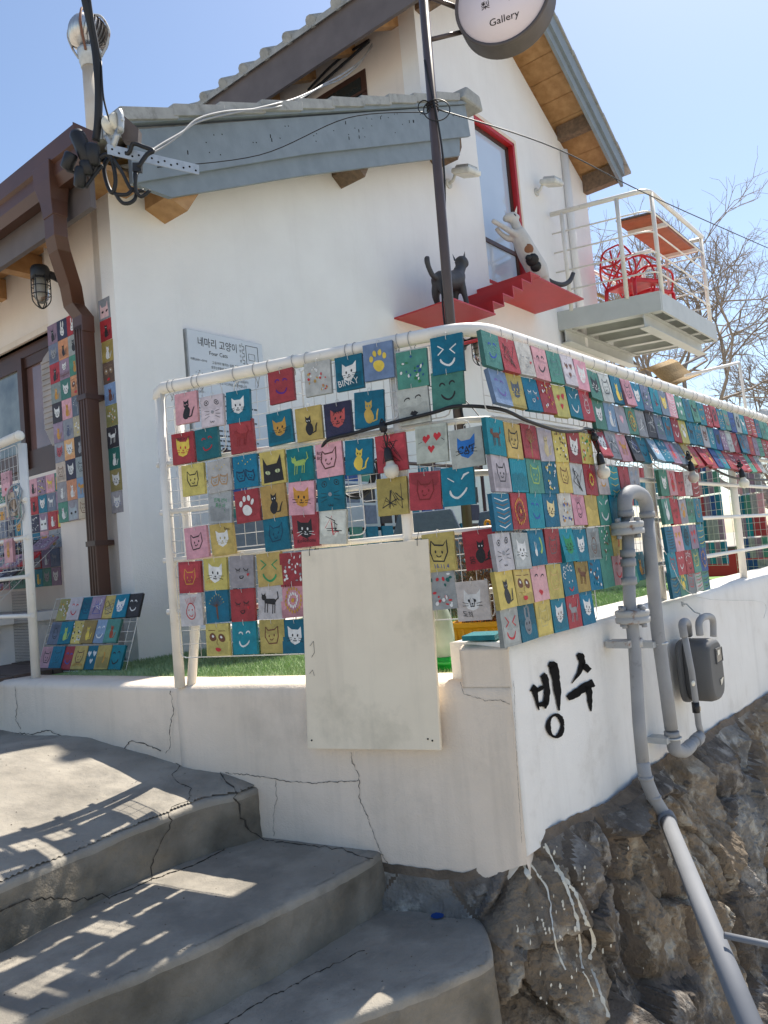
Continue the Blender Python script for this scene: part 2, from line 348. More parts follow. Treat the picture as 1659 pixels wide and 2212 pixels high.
def rabbit(c, a, b):
    c.ell(0, -.25, .42, .5, a); [c.ell(s*.22, .5, .12, .38, a) for s in (-1, 1)]; [c.ell(s*.17, -.1, .06, .09, b, 6) for s in (-1, 1)]; c.arc(0, -.4, .15, .12, 180, 360, .05, b, 5)
def longhead(c, a, b):
    c.ring(0, -.1, .42, .55, .07, a); [c.ell(s*.16, 0, .05, .07, a, 6) for s in (-1, 1)]; c.arc(0, -.3, .18, .15, 180, 360, .06, a, 5)
    for i in range(7): c.line([(-.3+.1*i, .4), (-.55+.18*i, .85)], .04, a)
def lips(c, a, b):
    c.poly([(-.3, -.5), (-.1, -.35), (0, -.42), (.1, -.35), (.3, -.5), (0, -.72)], a); c.arc(-.4, .35, .2, .15, 0, 180, .07, b, 5); c.arc(.4, .35, .2, .15, 0, 180, .07, b, 5)
def scribble(c, a, b):
    r = random.Random(3+len(c.v)+int(a[1]*500))
    for k in range(4): c.line([(r.uniform(-.8, .8), r.uniform(-.8, .8)) for _ in range(5)], .06, (a, b)[k % 2])
def fence(c, a, b):
    cathead(c, a, BK, 0, .25, .4)
    for i in range(7): c.line([(-.85+.28*i, -.9), (-.85+.28*i, -.35)], .09, b)
    c.line([(-.9, -.6), (.9, -.6)], .07, b)
def swirl(c, a, b):
    for x, y in ((-.5, .6), (0, .7), (.45, .6), (-.7, .2)): c.arc(x, y, .17, .17, 0, 320, .06, a, 9)
    c.ell(-.2, -.2, .06, .08, a, 6); c.ell(.3, -.15, .06, .08, a, 6); c.arc(.1, -.45, .35, .25, 195, 345, .1, b, 7)
MOT = dict(cathead='a cat face', catout='an outlined cat', sitcat='a seated cat', walkcat='a walking cat', smile='a smiling face', sleepy='sleepy lashes', paw='a paw print',
           hearts='three hearts', xface='a squinting grin', wink='a winking grin', whisk='round eyes and whiskers', flower='a sunflower', tree='a bare tree', eyes='large made-up eyes', bighead='a big dark head',
           stripes='wavy stripes', splot='scattered spots', twocats='two cats', moonrab='moon and rabbit', rabbit='a rabbit', longhead='a spiky-haired face', lips='lips and brows', scribble='loose scribbles', fence='a cat behind fence', swirl='curly-haired smile')
CW, CH, CT = .110, .120, .013
def board(pos, right, up, bgc, motif, a, b, label, group, texts=(), cw=CW, ch=CH, roll=0, tilt=0, hook=True, name='painted_board', ct=CT):
    """pos = centre of the front face; right/up/normal axes; tilt swings the bottom edge out"""
    right = right.normalized(); up = up.normalized(); n = right.cross(up)*1.0
    q = Matrix.Rotation(roll, 3, n); right = q @ right; up = q @ up
    q = Matrix.Rotation(-tilt, 3, right); up = q @ up; n = right.cross(up)
    bgcol = BG[bgc] if isinstance(bgc, str) else bgc
    mb = MB(); j = random.uniform(.74, 1.1); col = tuple(v*j*random.uniform(.93, 1.07) for v in bgcol)
    mb.obox(-n*ct/2, right, n, up, cw/2, ct/2, ch/2, col)
    for i in range(6):   # the raw edges are a little darker and dirtier than the painted face
        mb.c[-6+i] = tuple(v*.62 for v in col)
    fi = max(range(6), key=lambda i: sum(n.dot(Vector(mb.v[k])) for k in mb.f[-6+i])); mb.c[-6+fi] = col
    o = mb.build(name, M['paint'], None); o.location = pos; tag(o, label, 'painted board', group)
    c = Canvas()
    if random.random() < .6:      # uneven second coat of the ground colour
        y0 = random.uniform(-.6, .5); k = random.choice([.72, .82, 1.16, 1.25]); dk = tuple(min(.8, v*k) for v in col); sg = random.choice([-1, 1])
        c.poly([(-1, sg*1.0), (1, sg*1.0)] + [(1-.25*i, y0+random.uniform(-.14, .14)) for i in range(9)], dk)
    if motif: globals()[motif](c, a, b)
    for (s, x, y, z, cl) in texts: c.text(s, x, y, z, cl)
    if c.v:
        m2 = MB(); jt = random.uniform(.88, 1.05); ph = [random.uniform(0, 6.3) for _ in range(4)]
        c.v = [(x+.045*math.sin(3.1*y+ph[0])+.02*math.sin(9*y+ph[1]), y+.045*math.sin(2.7*x+ph[2])+.02*math.sin(8*x+ph[3]), k) for x, y, k in c.v]; c.v = [(max(-1.04, min(1.04, x)), max(-1.04, min(1.04, y)), k) for x, y, k in c.v]
        m2.v = [tuple(right*(x*cw*.5*.93*jt) + up*(y*ch*.5*.93*jt) + n*(.0004+.00012*k)) for x, y, k in c.v]
        m2.f = c.f; m2.c = c.c; m2.smooth = [False]*len(c.f)
        m2.build('painted_figure', M['paint'], o, fixn=False)
    if hook:
        m3 = MB(); t = up*(ch/2)
        m3.tube([t - up*.014 + n*.001, t - up*.006 + n*.004, t + up*.008 + n*.003, t + up*.012 - n*.014, t + up*.002 - n*.018], .0009, 4, smooth=3)
        m3.build('hanging_wire', M['wire'], o, fixn=False)
    return o
# ================================================================ SETTING
mb = MB(); mb.add([(-900, -900, -4.2), (900, -900, -4.2), (900, 900, -4.2), (-900, 900, -4.2)], [(0, 1, 2, 3)]); tag(mb.build('ground', M['ground']), kind='structure')
# ---- concrete steps: one height field cut into landing and treads
def at(x, y, z): p = onz(x, y, z); return np.array([p.x, p.y])
N1 = [at(0, 1903, -.78), at(124, 1848, -.78), at(250, 1795, -.78), at(446, 1724, -.78)]; d = N1[1]-N1[0]; N1 = [N1[0]-d*6] + N1 + [N1[-1]+np.array([.12, .02]), N1[-1]+np.array([.3, .3])]
N2 = [at(124, 2170, -.97), at(496, 2012, -.97), at(813, 1848, -.97)]; N2 = [N2[0]-(N2[1]-N2[0])*4] + N2 + [N2[-1]+np.array([.03, .1]), N2[-1]+np.array([-.02, .5])]
N3 = [at(700, 2212, -1.145), at(1058, 2080, -1.145)]; N3 = [N3[0]-(N3[1]-N3[0])*3] + N3 + [N3[-1]+np.array([.02, .1]), N3[-1]+np.array([-.01, .5])]
def sdist(P, X, Y):        # signed distance to an open polyline, positive on its left-hand (upper) side
    best = np.full(X.shape, 9.); sg = np.ones(X.shape)
    for a, b in zip(P[:-1], P[1:]):
        e = b-a; l2 = e@e; t = np.clip(((X-a[0])*e[0]+(Y-a[1])*e[1])/l2, 0, 1)
        dx = X-a[0]-t*e[0]; dy = Y-a[1]-t*e[1]; dd = np.hypot(dx, dy); cr = e[0]*(Y-a[1])-e[1]*(X-a[0])
        m = dd < best-1e-9; best = np.where(m, dd, best); sg = np.where(m, np.sign(cr), sg)
    return best*sg
def nz2(X, Y, sc, seed=0):
    out = np.empty(X.shape); it = np.nditer([X, Y], flags=['multi_index'])
    for x, y in it: out[it.multi_index] = mn.noise((float(x)*sc+seed, float(y)*sc, seed*.7))
    return out
gx = np.concatenate([np.arange(-3.2, -1.7, .03), np.arange(-1.7, .6, .009)]); gy = np.concatenate([np.arange(-.6, 1.5, .04), np.arange(1.5, 3.7, .009), np.arange(3.7, 4.6, .03)])
X, Y = np.meshgrid(gx, gy); nl = nz2(X, Y, 2.2); nh = nz2(X, Y, 11, 5); nv = nz2(X, Y, 38, 9)
d1 = sdist(N1, X, Y)+.016*nl; d2 = sdist(N2, X, Y)+.012*nl; d3 = sdist(N3, X, Y)+.010*nl
z1 = -.79 + .15*np.clip(d1/.8, 0, 1)**.8 + .02*nl; z2 = -.975 + .015*np.clip(d2/.5, 0, 1) + .006*nl; z3 = -1.15 + .005*nl; z4 = -1.42 + 0*nl
fine = .0022*nh + .0012*nv
ny, nx = X.shape; idx = np.arange(ny*nx).reshape(ny, nx)
Q = np.stack([idx[:-1, :-1], idx[:-1, 1:], idx[1:, 1:], idx[1:, :-1]], -1).reshape(-1, 4)
def npmesh(name, v, f, m, parent=None, smooth=True):
    me = bpy.data.meshes.new(name); u, inv = np.unique(f, return_inverse=True); vv = v[u]; ff = inv.reshape(f.shape)
    me.from_pydata(vv.tolist(), [], ff.tolist()); me.polygons.foreach_set('use_smooth', [smooth]*len(ff)); me.materials.append(m); me.update()
    o = bpy.data.objects.new(name, me); COL.objects.link(o)
    if parent is not None: o.parent = parent
    return o
far_ = np.full(X.shape, -9.); own_ = (d1, d2, d3, far_+18); up_ = (far_, d1, d2, d3); treads = []
Zall = np.where(d1 > 0, z1, np.where(d2 > 0, z2, np.where(d3 > 0, z3, z4))) + fine
allv = np.stack([X, Y, Zall], -1).reshape(-1, 3)
for k, (nm, zz_) in enumerate((('landing', z1), ('step', z2), ('step', z3), ('step', z4))):
    zk = zz_ + fine - .0025*np.exp(-np.clip(own_[k], 0, 9)/.02)
    ok = (own_[k] > .010) & (up_[k] < .03)
    if k == 3: ok &= (X < .0)
    ok &= (X < .42); fk = Q[ok.reshape(-1)[Q].all(1)]
    treads.append(tag(npmesh(nm, np.stack([X, Y, zk], -1).reshape(-1, 3), fk, M['concrete']), kind='structure'))
def chaikin(P, n=3):
    for _ in range(n):
        R_ = [P[0]]
        for a, b in zip(P[:-1], P[1:]): R_ += [a*.75+b*.25, a*.25+b*.75]
        P = R_+[P[-1]]
    return P
RIS = []
for k, (N_, k1, hz, kz, lo) in enumerate(((N1, .016, -.79, .02, -.99), (N2, .012, -.975, .006, -1.20), (N3, .010, -1.15, .005, -1.44))):
    P = chaikin(N_); L_ = [0.]; 
    for a, b in zip(P[:-1], P[1:]): L_.append(L_[-1]+float(np.hypot(*(b-a))))
    tt = np.arange(0, L_[-1], .010); px2 = np.interp(tt, L_, [p[0] for p in P]); py2 = np.interp(tt, L_, [p[1] for p in P]); tx = np.gradient(px2); ty = np.gradient(py2); ln_ = np.hypot(tx, ty); nxx, nyy = -ty/ln_, tx/ln_
    v = []; prof = [(.062, -.003), (.050, .0016), (.030, .0012), (.012, -.0005), (.004, -.004), (0, -.010)]; RV = 16
    for q in range(len(tt)):
        x, y = float(px2[q]), float(py2[q]); nl_ = mn.noise((x*2.2, y*2.2, 0)); hi = hz + kz*nl_; wear = .008*max(0, mn.noise((x*6, y*6, 3))+.15) + .010*max(0, mn.noise((x*17, y*17, 4))-.28)
        row = []
        for dd_, dz in prof: row.append((dd_, hi+dz - wear*math.exp(-dd_/.012)))
        z0_ = row[-1][1]
        for r in range(1, RV+1): f = r/RV; z = z0_+(lo-z0_)*f; row.append((-.006*f + .010*mn.noise((x*5, y*5, z*5)) * min(1, f*4) + .0045*mn.noise((x*23, y*23, z*23)) + .0016*mn.noise((x*70, y*70, z*70)), z))
        for dd_, z in row:
            e = dd_ - k1*nl_; v.append((x+nxx[q]*e, y+nyy[q]*e, z))
    R0_ = len(prof)+RV; f_ = np.array([(a*R0_+b, a*R0_+b+1, (a+1)*R0_+b+1, (a+1)*R0_+b) for a in range(len(tt)-1) for b in range(R0_-1)]); v = np.array(v); keep = v[f_[:, 0], 0] < (.42 if k < 2 else .30)
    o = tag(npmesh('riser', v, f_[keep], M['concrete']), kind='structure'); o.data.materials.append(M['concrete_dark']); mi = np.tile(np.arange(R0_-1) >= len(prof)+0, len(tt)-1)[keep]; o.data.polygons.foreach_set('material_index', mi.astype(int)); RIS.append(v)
allv = np.concatenate([allv]+RIS)
# grit, pebbles and dry leaf scraps lying on the steps
mb = MB()
for i in range(420):
    q = (rng.uniform(-1.6, .15), rng.uniform(1.6, 3.3)); k = int(np.argmin((X[0]-q[0])**2)), int(np.argmin((Y[:, 0]-q[1])**2))
    if min(abs(d1[k[1], k[0]]), abs(d2[k[1], k[0]])) > .05 and rng.random() < .4: continue
    z = Zall[k[1], k[0]]; r = rng.uniform(.001, .0038); a = [V(q[0]+r*math.cos(t)*rng.uniform(.6, 1.2), q[1]+r*math.sin(t)*rng.uniform(.6, 1.2), z) for t in (0, 1.6, 3.1, 4.6)]
    mb.add(a+[V(q[0], q[1], z+r*.9)], [(0, 1, 4), (1, 2, 4), (2, 3, 4), (3, 0, 4)])
tag(mb.build('grit', M['mortar'], None, fixn=False), 'scattered grit and crumbs on the concrete steps', 'grit', kind='stuff')
# a blue paint dot on the lowest tread
p = onz(945, 1980, -1.146); p.z = max(-1.2, float(Zall[np.argmin((Y[:, 0]-p.y)**2), np.argmin((X[0]-p.x)**2)]))+.003; mb = MB(); n = 22; mb.add([(p.x, p.y, p.z+.003)] + [(p.x+.021*(1+.06*math.sin(i*2.3))*math.cos(6.2832*i/n), p.y+.021*(1+.08*math.cos(i*3.1))*math.sin(6.2832*i/n), p.z+.003) for i in range(n)], [(0, 1+i, 1+(i+1) % n) for i in range(n)])
tag(mb.build('paint_dot', M['bluepaint']), 'small round blue paint dot on the lowest concrete step', 'paint mark')
# ---- terrace wall: front stretch with its ledge, raised corner block, long right face
def wallz(t, knots): return float(np.interp(t, [k[0] for k in knots], [k[1] for k in knots]))
TW = thing('terrace_wall', 'cracked white plastered terrace wall with black Korean lettering below the railings', 'wall')
def grid_wall(F, a0, a1, ztop, botk, nm, m, thick, flip=False, step=.03, seed=0):
    A_ = np.arange(a0, a1+1e-6, (a1-a0)/round((a1-a0)/step)); R = 26; v = []; 
    for i, a in enumerate(A_):
        zb = wallz(a, botk) - .03
        for j in range(R+1):
            z = ztop + (zb-ztop)*j/R; o = .0025*mn.noise((a*3+seed, z*3, 0)) + .0012*mn.noise((a*14, z*14, seed)); ed = min(j, 2)/2
            if j < 1: o -= .010
            v.append(F.p(a, o, z - (.0 if j else 0)))
    for a in A_: v.append(F.p(a, -.035, ztop+.008)); 
    for a in A_: v.append(F.p(a, -thick, ztop+.006)); 
    for a in A_: v.append(F.p(a, -thick, ztop-.9))
    n = len(A_); f = []
    for i in range(n-1):
        for j in range(R): f.append((i*(R+1)+j, (i+1)*(R+1)+j, (i+1)*(R+1)+j+1, i*(R+1)+j+1))
        b = n*(R+1); f.append((i*(R+1), b+i, b+i+1, (i+1)*(R+1)))
        for q in (0, 1): f.append((b+q*n+i, b+(q+1)*n+i, b+(q+1)*n+i+1, b+q*n+i+1))
    # end faces
    for e in (0, n-1):
        b = n*(R+1); f.append(tuple([e*(R+1)+j for j in range(R+1)] + [b+2*n+e, b+n+e, b+e]))
    mb = MB(); mb.add(v, f, sm=True); mb.smooth = [len(q) == 4 for q in mb.f]; o = mb.build(nm, m, TW); 
    return o
FB = [(-2.2, -.60), (-1.0, -.64), (-.09, -.70), (.21, -.80), (.285, -.96), (.8, -1.02), (1.09, -1.03), (1.25, -.96), (1.31, -.94)]
RB = [(-.05, -.94), (0, -.92), (.2, -.92), (.56, -.957), (.94, -.935), (1.6, -.955), (2.5, -.98), (5, -1.0)]
LEFT = Frame(-.807-.02, 2.906+.06, 122.5-180, 212.5)     # the ledge bends away to the left of the left post
LEFT = Frame(-.8375, 2.9795, 122.5, 212.5)
grid_wall(LEFT, -2.6, 0, GZ, [(-3, -.62), (-1.0, -.70), (0, -.74)], 'ledge_wall', M['plaster_dirty'], .19, seed=3)
grid_wall(FR, -.02, 1.302, GZ, FB, 'front_wall', M['plaster_dirty'], .19, seed=1)
grid_wall(FR, 1.145, 1.306, -.308, [(0, GZ+.02), (2, GZ+.02)], 'corner_block', M['plaster_dirty'], .26, step=.02, seed=1)
grid_wall(RI, 0.004, 7.5, -.300, RB, 'right_wall', M['wallwhite'], .22, seed=6)
# black hand-painted characters on the right face: tapered brush strokes traced on the wall plane
def stroke(mbk, F, pts, wds, off=.0034):
    Q2 = []; m = len(pts)
    for i in range(m-1):
        for j in range(5): t = j/5; Q2.append(tuple(pts[i][k]+(pts[i+1][k]-pts[i][k])*t for k in (0, 1)) + (wds[i]+(wds[i+1]-wds[i])*t,))
    Q2.append((*pts[-1], wds[-1])); vs = []
    for i, (x, y, w_) in enumerate(Q2):
        a = Q2[max(i-1, 0)]; b = Q2[min(i+1, len(Q2)-1)]; dx, dy = b[0]-a[0], b[1]-a[1]; l = math.hypot(dx, dy) or 1
        w_ *= .5*(1+.13*random.uniform(-1, 1))
        for s in (-1, 1): vs.append(F.hitp(x - s*dy/l*w_, y + s*dx/l*w_, off))
    b = len(mbk.v); mbk.add(vs, [(2*i, 2*i+1, 2*i+3, 2*i+2) for i in range(len(Q2)-1)])
def zt(u, v): return ((1600+u*850/1659)/1.8228, (1950+v*850/1659)/1.8228)       # zoom pixels -> picture
def zu(u, v): return ((1200+u*1824/1659)/1.8228, (2600+v*1824/1659)/1.8228)
mb = MB()
stroke(mb, RI, [zt(963, 1478), zt(985, 1490), zt(1000, 1560), zt(1020, 1652)], [18, 15, 9, 3]); stroke(mb, RI, [zt(1045, 1378), zt(1065, 1400), zt(1085, 1500), zt(1075, 1600), zt(1068, 1640)], [12, 15, 13, 12, 4])
stroke(mb, RI, [zt(1000, 1505), zt(1040, 1480), zt(1055, 1470)], [8, 10, 6]); stroke(mb, RI, [zt(1015, 1610), zt(1050, 1605), zt(1080, 1590)], [8, 12, 9])
stroke(mb, RI, [zt(1095, 1295), zt(1130, 1310), zt(1150, 1400), zt(1165, 1520), zt(1175, 1655)], [10, 20, 17, 14, 4])
c = zu(898, 235); pts = [(c[0]+15.5*math.cos(a*6.2832/16), c[1]+24*math.sin(a*6.2832/16)) for a in range(17)]; stroke(mb, RI, pts, [8+3*math.sin(i) for i in range(17)])
stroke(mb, RI, [zt(1315, 1220), zt(1340, 1240), zt(1355, 1285), zt(1330, 1365), zt(1272, 1446)], [8, 17, 12, 9, 2]); stroke(mb, RI, [zt(1345, 1300), zt(1375, 1318), zt(1410, 1350)], [8, 13, 14])
stroke(mb, RI, [zt(1240, 1560), zt(1300, 1525), zt(1380, 1470), zt(1440, 1440)], [12, 18, 17, 17]); stroke(mb, RI, [zt(1395, 1465), zt(1408, 1520), zt(1412, 1590), zt(1420, 1660)], [14, 13, 10, 3])
tag(mb.build('lettering', M['ink'], TW, fixn=False), 'two black brush-painted Korean characters')
# cracks in the plaster and the concrete
def crack(F, pts, wd, par, jit=1.7, off=.0028, m='crack'):
    P = []
    for (x0, y0), (x1, y1) in zip(pts[:-1], pts[1:]):
        k = max(2, int(math.hypot(x1-x0, y1-y0)/4))
        for i in range(k): t = i/k; P.append((x0+(x1-x0)*t+random.uniform(-jit, jit), y0+(y1-y0)*t+random.uniform(-jit, jit)))
    P.append(pts[-1]); mb = MB(); W_ = [wd*random.uniform(.2, .85) for _ in P]; vs = []
    for i, (x, y) in enumerate(P):
        a = P[max(i-1, 0)]; b = P[min(i+1, len(P)-1)]; dx, dy = b[0]-a[0], b[1]-a[1]; l = math.hypot(dx, dy) or 1; h = W_[i]*.5
        for s in (-1, 1): vs.append(F.hitp(x-s*dy/l*h, y+s*dx/l*h, off))
    mb.add(vs, [(2*i, 2*i+1, 2*i+3, 2*i+2) for i in range(len(P)-1)]); mb.build('crack', M[m], par, fixn=False)
def z4(u, v): s = 1500/1659; return (u*s/1.8228, (2600+v*s)/1.8228)
crack(FR, [z4(742, 135), z4(755, 220), z4(738, 300), z4(742, 370), z4(722, 405)], 2.2, TW)
crack(FR, [z4(985, 490), z4(1100, 500), z4(1230, 525), z4(1370, 535), z4(1560, 523)], 2.2, TW)
crack(FR, [z4(1528, 398), z4(1535, 450), z4(1563, 495), z4(1565, 600), z4(1600, 680), z4(1640, 790)], 1.8, TW)
crack(FR, [z4(1640, 790), z4(1665, 850), z4(1705, 905)], 1.8, TW)
crack(FR, [z4(1198, 520), z4(1205, 600), z4(1190, 680), z4(1192, 765)], 1.1, TW)
crack(FR, [zt(418, 1440), zt(440, 1530), zt(560, 1560), zt(600, 1578), zt(720, 1575), zt(795, 1606)], 1.6, TW, 1.2)
crack(LEFT, [z4(0, 318), z4(60, 318), z4(140, 320), z4(210, 305), z4(270, 330), z4(340, 345), z4(440, 380), z4(540, 385), z4(565, 350), z4(620, 360), z4(700, 395)], 2.8, TW)
crack(LEFT, [z4(65, 112), z4(75, 190), z4(68, 260), z4(90, 300)], 1.3, TW)
crack(RI, [(1110, 1470), (1113, 1560), (1118, 1680), (1127, 1820)], 1.0, TW, .8, off=.006)
# ---- lawn of artificial turf on the terrace, with a deck beyond
pth = [LEFT.p(-2.6, -.18, 0), LEFT.p(0, -.18, 0), FR.p(1.2, -.18, 0), RI.p(.15, -.2, 0), RI.p(7.4, -.2, 0), RI.p(7.4, -4.6, 0), LEFT.p(-2.6, -4.2, 0)]
mb = MB(); mb.prism([V(p.x, p.y, GZ-.006) for p in pth], V(0, 0, -.1)); tag(mb.build('terrace_lawn', M['turf']), kind='structure')
NB = 60000; px_ = np.empty((0, 2)); poly = [(p.x, p.y) for p in pth]
def inside(P, poly):
    r = np.zeros(len(P), bool); n = len(poly)
    for i in range(n):
        x1, y1 = poly[i]; x2, y2 = poly[(i+1) % n]; c = (y1 > P[:, 1]) != (y2 > P[:, 1])
        r ^= c & (P[:, 0] < (x2-x1)*(P[:, 1]-y1)/(y2-y1+1e-12)+x1)
    return r
P = rng.uniform((-1.6, 2.5), (2.3, 6.6), (260000, 2)); P = P[inside(P, poly)]
Wc = (P - np.array([-1.359, 4.096])); aa = Wc@np.array([.629, .777]); oo = Wc@np.array([.777, -.629]); P = P[(oo > .01) & ~((aa < 0) & (oo < -.05))]
P = P[rng.random(len(P)) < np.clip(1.15 - (P[:, 1]-2.6)*.27, .12, 1)][:95000]; n = len(P)
an = rng.uniform(0, 6.283, n); h = rng.uniform(.012, .026, n); ln = rng.uniform(0, .022, n); wd = .0016*(1+(P[:, 1]-2.5)*.5); la = rng.uniform(0, 6.283, n)
v = np.empty((n, 3, 3)); v[:, 0] = np.c_[P[:, 0]+np.cos(an)*wd, P[:, 1]+np.sin(an)*wd, np.full(n, GZ-.006)]; v[:, 1] = np.c_[P[:, 0]-np.cos(an)*wd, P[:, 1]-np.sin(an)*wd, np.full(n, GZ-.006)]
v[:, 2] = np.c_[P[:, 0]+np.cos(la)*ln, P[:, 1]+np.sin(la)*ln, GZ-.006+h]
me = bpy.data.meshes.new('artificial_turf'); me.from_pydata(v.reshape(-1, 3).tolist(), [], np.arange(3*n).reshape(n, 3).tolist()); me.materials.append(M['blade'])
o = bpy.data.objects.new('artificial_turf', me); COL.objects.link(o); tag(o, 'short green artificial turf covering the terrace', 'turf', kind='stuff')
mb = MB()
for i in range(16): mb.fbox(BF, -.12+.0+i*.0, 0, 0, 0, 0, 0) if False else None
DK = tag(thing('dark_deck', 'dark wooden deck boards in front of the display at the left', 'deck'))
for i in range(9):
    mb = MB(); mb.fbox(BF, .12, 3.2, .02+i*.098, .11+i*.098, GZ-.005, GZ+.018+.002*(i % 3)); mb.build('deck_board', M['deck'], DK)
DP = thing('pale_deck', 'pale sunlit deck boards beyond the turf on the right', 'deck')
for i in range(14):
    mb = MB(); mb.fbox(RI, 5.9+i*.145, 6.037+i*.145, -4.4, -.25, GZ-.005, GZ+.03+.003*(i % 2)); mb.build('deck_board', M['deckpale'], DP)
# ---- rock retaining wall below: a battered face cut into irregular stones with mortar between
SW_ = thing('stone_retaining_wall', 'rough brown stone retaining wall under the white terrace wall, splashed with paint', 'stone wall')
def rpath(s):       # s<0 runs along the front, s>0 along the right face; normals fan round the corner
    cr = .22
    if s < -cr: return FR.p(1.30+s+.0, 0, 0), FR.n.copy()
    if s > cr: return RI.p(s, 0, 0), RI.n.copy()
    t = (s+cr)/(2*cr); a = FR.p(1.30-cr, 0, 0); b = RI.p(cr, 0, 0); c = RI.p(0, 0, 0); t2 = t
    return (a*(1-t2)**2 + c*2*t2*(1-t2) + b*t2*t2), (FR.n*(1-t) + RI.n*t).normalized()
ss = np.concatenate([np.arange(-.62, 1.7, .009), np.arange(1.7, 5.2, .018)]); dd = np.concatenate([np.arange(0, 1.6, .010), np.arange(1.6, 3.2, .03)])
S_, D_ = np.meshgrid(ss, dd); 
wx = nz2(S_, D_, 2.5, 3)*.10; wy = nz2(S_, D_, 2.5, 8)*.10; wf = nz2(S_, D_, 9, 4)*.02
sx = S_+wx+wf; sy = D_+wy-wf
rs = random.Random(11); seeds = []
for i in range(4000):
    q = (rs.uniform(-.8, 5.3), rs.uniform(-.25, 3.2)); mnd = .33 if q[0] < 1.7 else .40
    if all(math.hypot((q[0]-a)*1.35, (q[1]-b)*.85) > mnd*rs.uniform(.85, 1.25) for a, b in seeds): seeds.append(q)
sdv = np.array(seeds); dm = np.stack([np.hypot((sx-a)*1.35, (sy-b)*.85) for a, b in seeds]); o2 = np.argsort(dm, 0); F1 = np.take_along_axis(dm, o2[:1], 0)[0]; F2 = np.take_along_axis(dm, o2[1:2], 0)[0]; own = o2[0]
ramp_ = np.clip((F2-F1)/.07, 0, 1); tiltx = np.array([rs.uniform(-.35, .35) for _ in seeds])[own]; tilty = np.array([rs.uniform(-.35, .3) for _ in seeds])[own]; hh = np.array([rs.uniform(.01, .075) for _ in seeds])[own]
n1 = nz2(S_, D_, 5, 1); n2_ = nz2(S_, D_, 14, 2); n3_ = nz2(S_, D_, 34, 6); 
def facets(sx, sy, cell, seed):
    ix = np.floor(sx/cell).astype(int); iy = np.floor(sy/cell).astype(int); B1 = np.full(sx.shape, 9.); B2 = B1.copy(); R_ = np.zeros(sx.shape); T_ = np.zeros(sx.shape)
    def h(i, j, k): v = np.sin(i*127.1+j*311.7+k*74.7+seed*19.3)*43758.5453; return v-np.floor(v)
    for a in (-1, 0, 1):
        for b in (-1, 0, 1):
            i, j = ix+a, iy+b; cx_ = (i+h(i, j, 1))*cell; cy_ = (j+h(i, j, 2))*cell; dx, dy = sx-cx_, (sy-cy_); d = np.hypot(dx, dy*.8)
            m = d < B1; B2 = np.where(m, B1, np.minimum(B2, d)); B1 = np.where(m, d, B1); R_ = np.where(m, h(i, j, 3), R_); T_ = np.where(m, (h(i, j, 4)-.5)*dx+(h(i, j, 5)-.5)*dy, T_)
    return B2-B1, R_, T_
fe, fr_, ft = facets(S_+wx*.7-D_*.35, D_+wy*.7, .27, 1); ge, gr_, gt = facets(S_+wf-D_*.2, D_*.8+wf, .085, 2)
n4_ = nz2(S_*1.7-D_*.6, D_*.55, 8, 12); n5_ = nz2(S_, D_, 75, 14)
off = .02 + .20*D_ + (ramp_**.55)*(hh + tiltx*(S_-sdv[own][..., 0]) + tilty*(D_-sdv[own][..., 1])*.8) + .040*n1 + .045*(.35-np.abs(n4_)) + .060*(fr_-.5) + .62*ft + .008*(gr_-.5) + .42*gt - .014*np.exp(-fe/.012) + .010*n3_ + .006*n5_ - .012*(1-ramp_)
off *= np.clip(D_/.10, .12, 1)*np.interp(S_, [-.62, -.22, .05], [.22, .40, 1]); off = np.maximum(off, .004)
rv = np.empty(S_.shape+(3,)); 
for i, s in enumerate(ss):
    p, nrm = rpath(float(s)); zt0 = wallz(1.30+s, FB) if s < 0 else wallz(s, RB); zt0 += .012*mn.noise((s*6, 0, 1))+.006*mn.noise((s*25, 0, 1)) + .012
    rv[:, i, 0] = p.x+nrm.x*off[:, i]; rv[:, i, 1] = p.y+nrm.y*off[:, i]; rv[:, i, 2] = zt0 - D_[:, i]
ny, nx = S_.shape; idx = np.arange(ny*nx).reshape(ny, nx); Q = np.stack([idx[:-1, :-1], idx[:-1, 1:], idx[1:, 1:], idx[1:, :-1]], -1).reshape(-1, 4)
cell = own[:-1, :-1].reshape(-1); mort = (ramp_[:-1, :-1].reshape(-1) < .22) | (D_[:-1, :-1].reshape(-1) < .03); flat = rv.reshape(-1, 3)
npmesh('mortar', flat, Q[mort], M['mortar'], SW_)
for k in range(len(seeds)):
    m_ = (cell == k) & ~mort
    if m_.sum() > 12: npmesh('stone', flat, Q[m_], M[('rock', 'rock2', 'rock', 'rock3')[(k*7+3) % 4]], SW_, smooth=False)
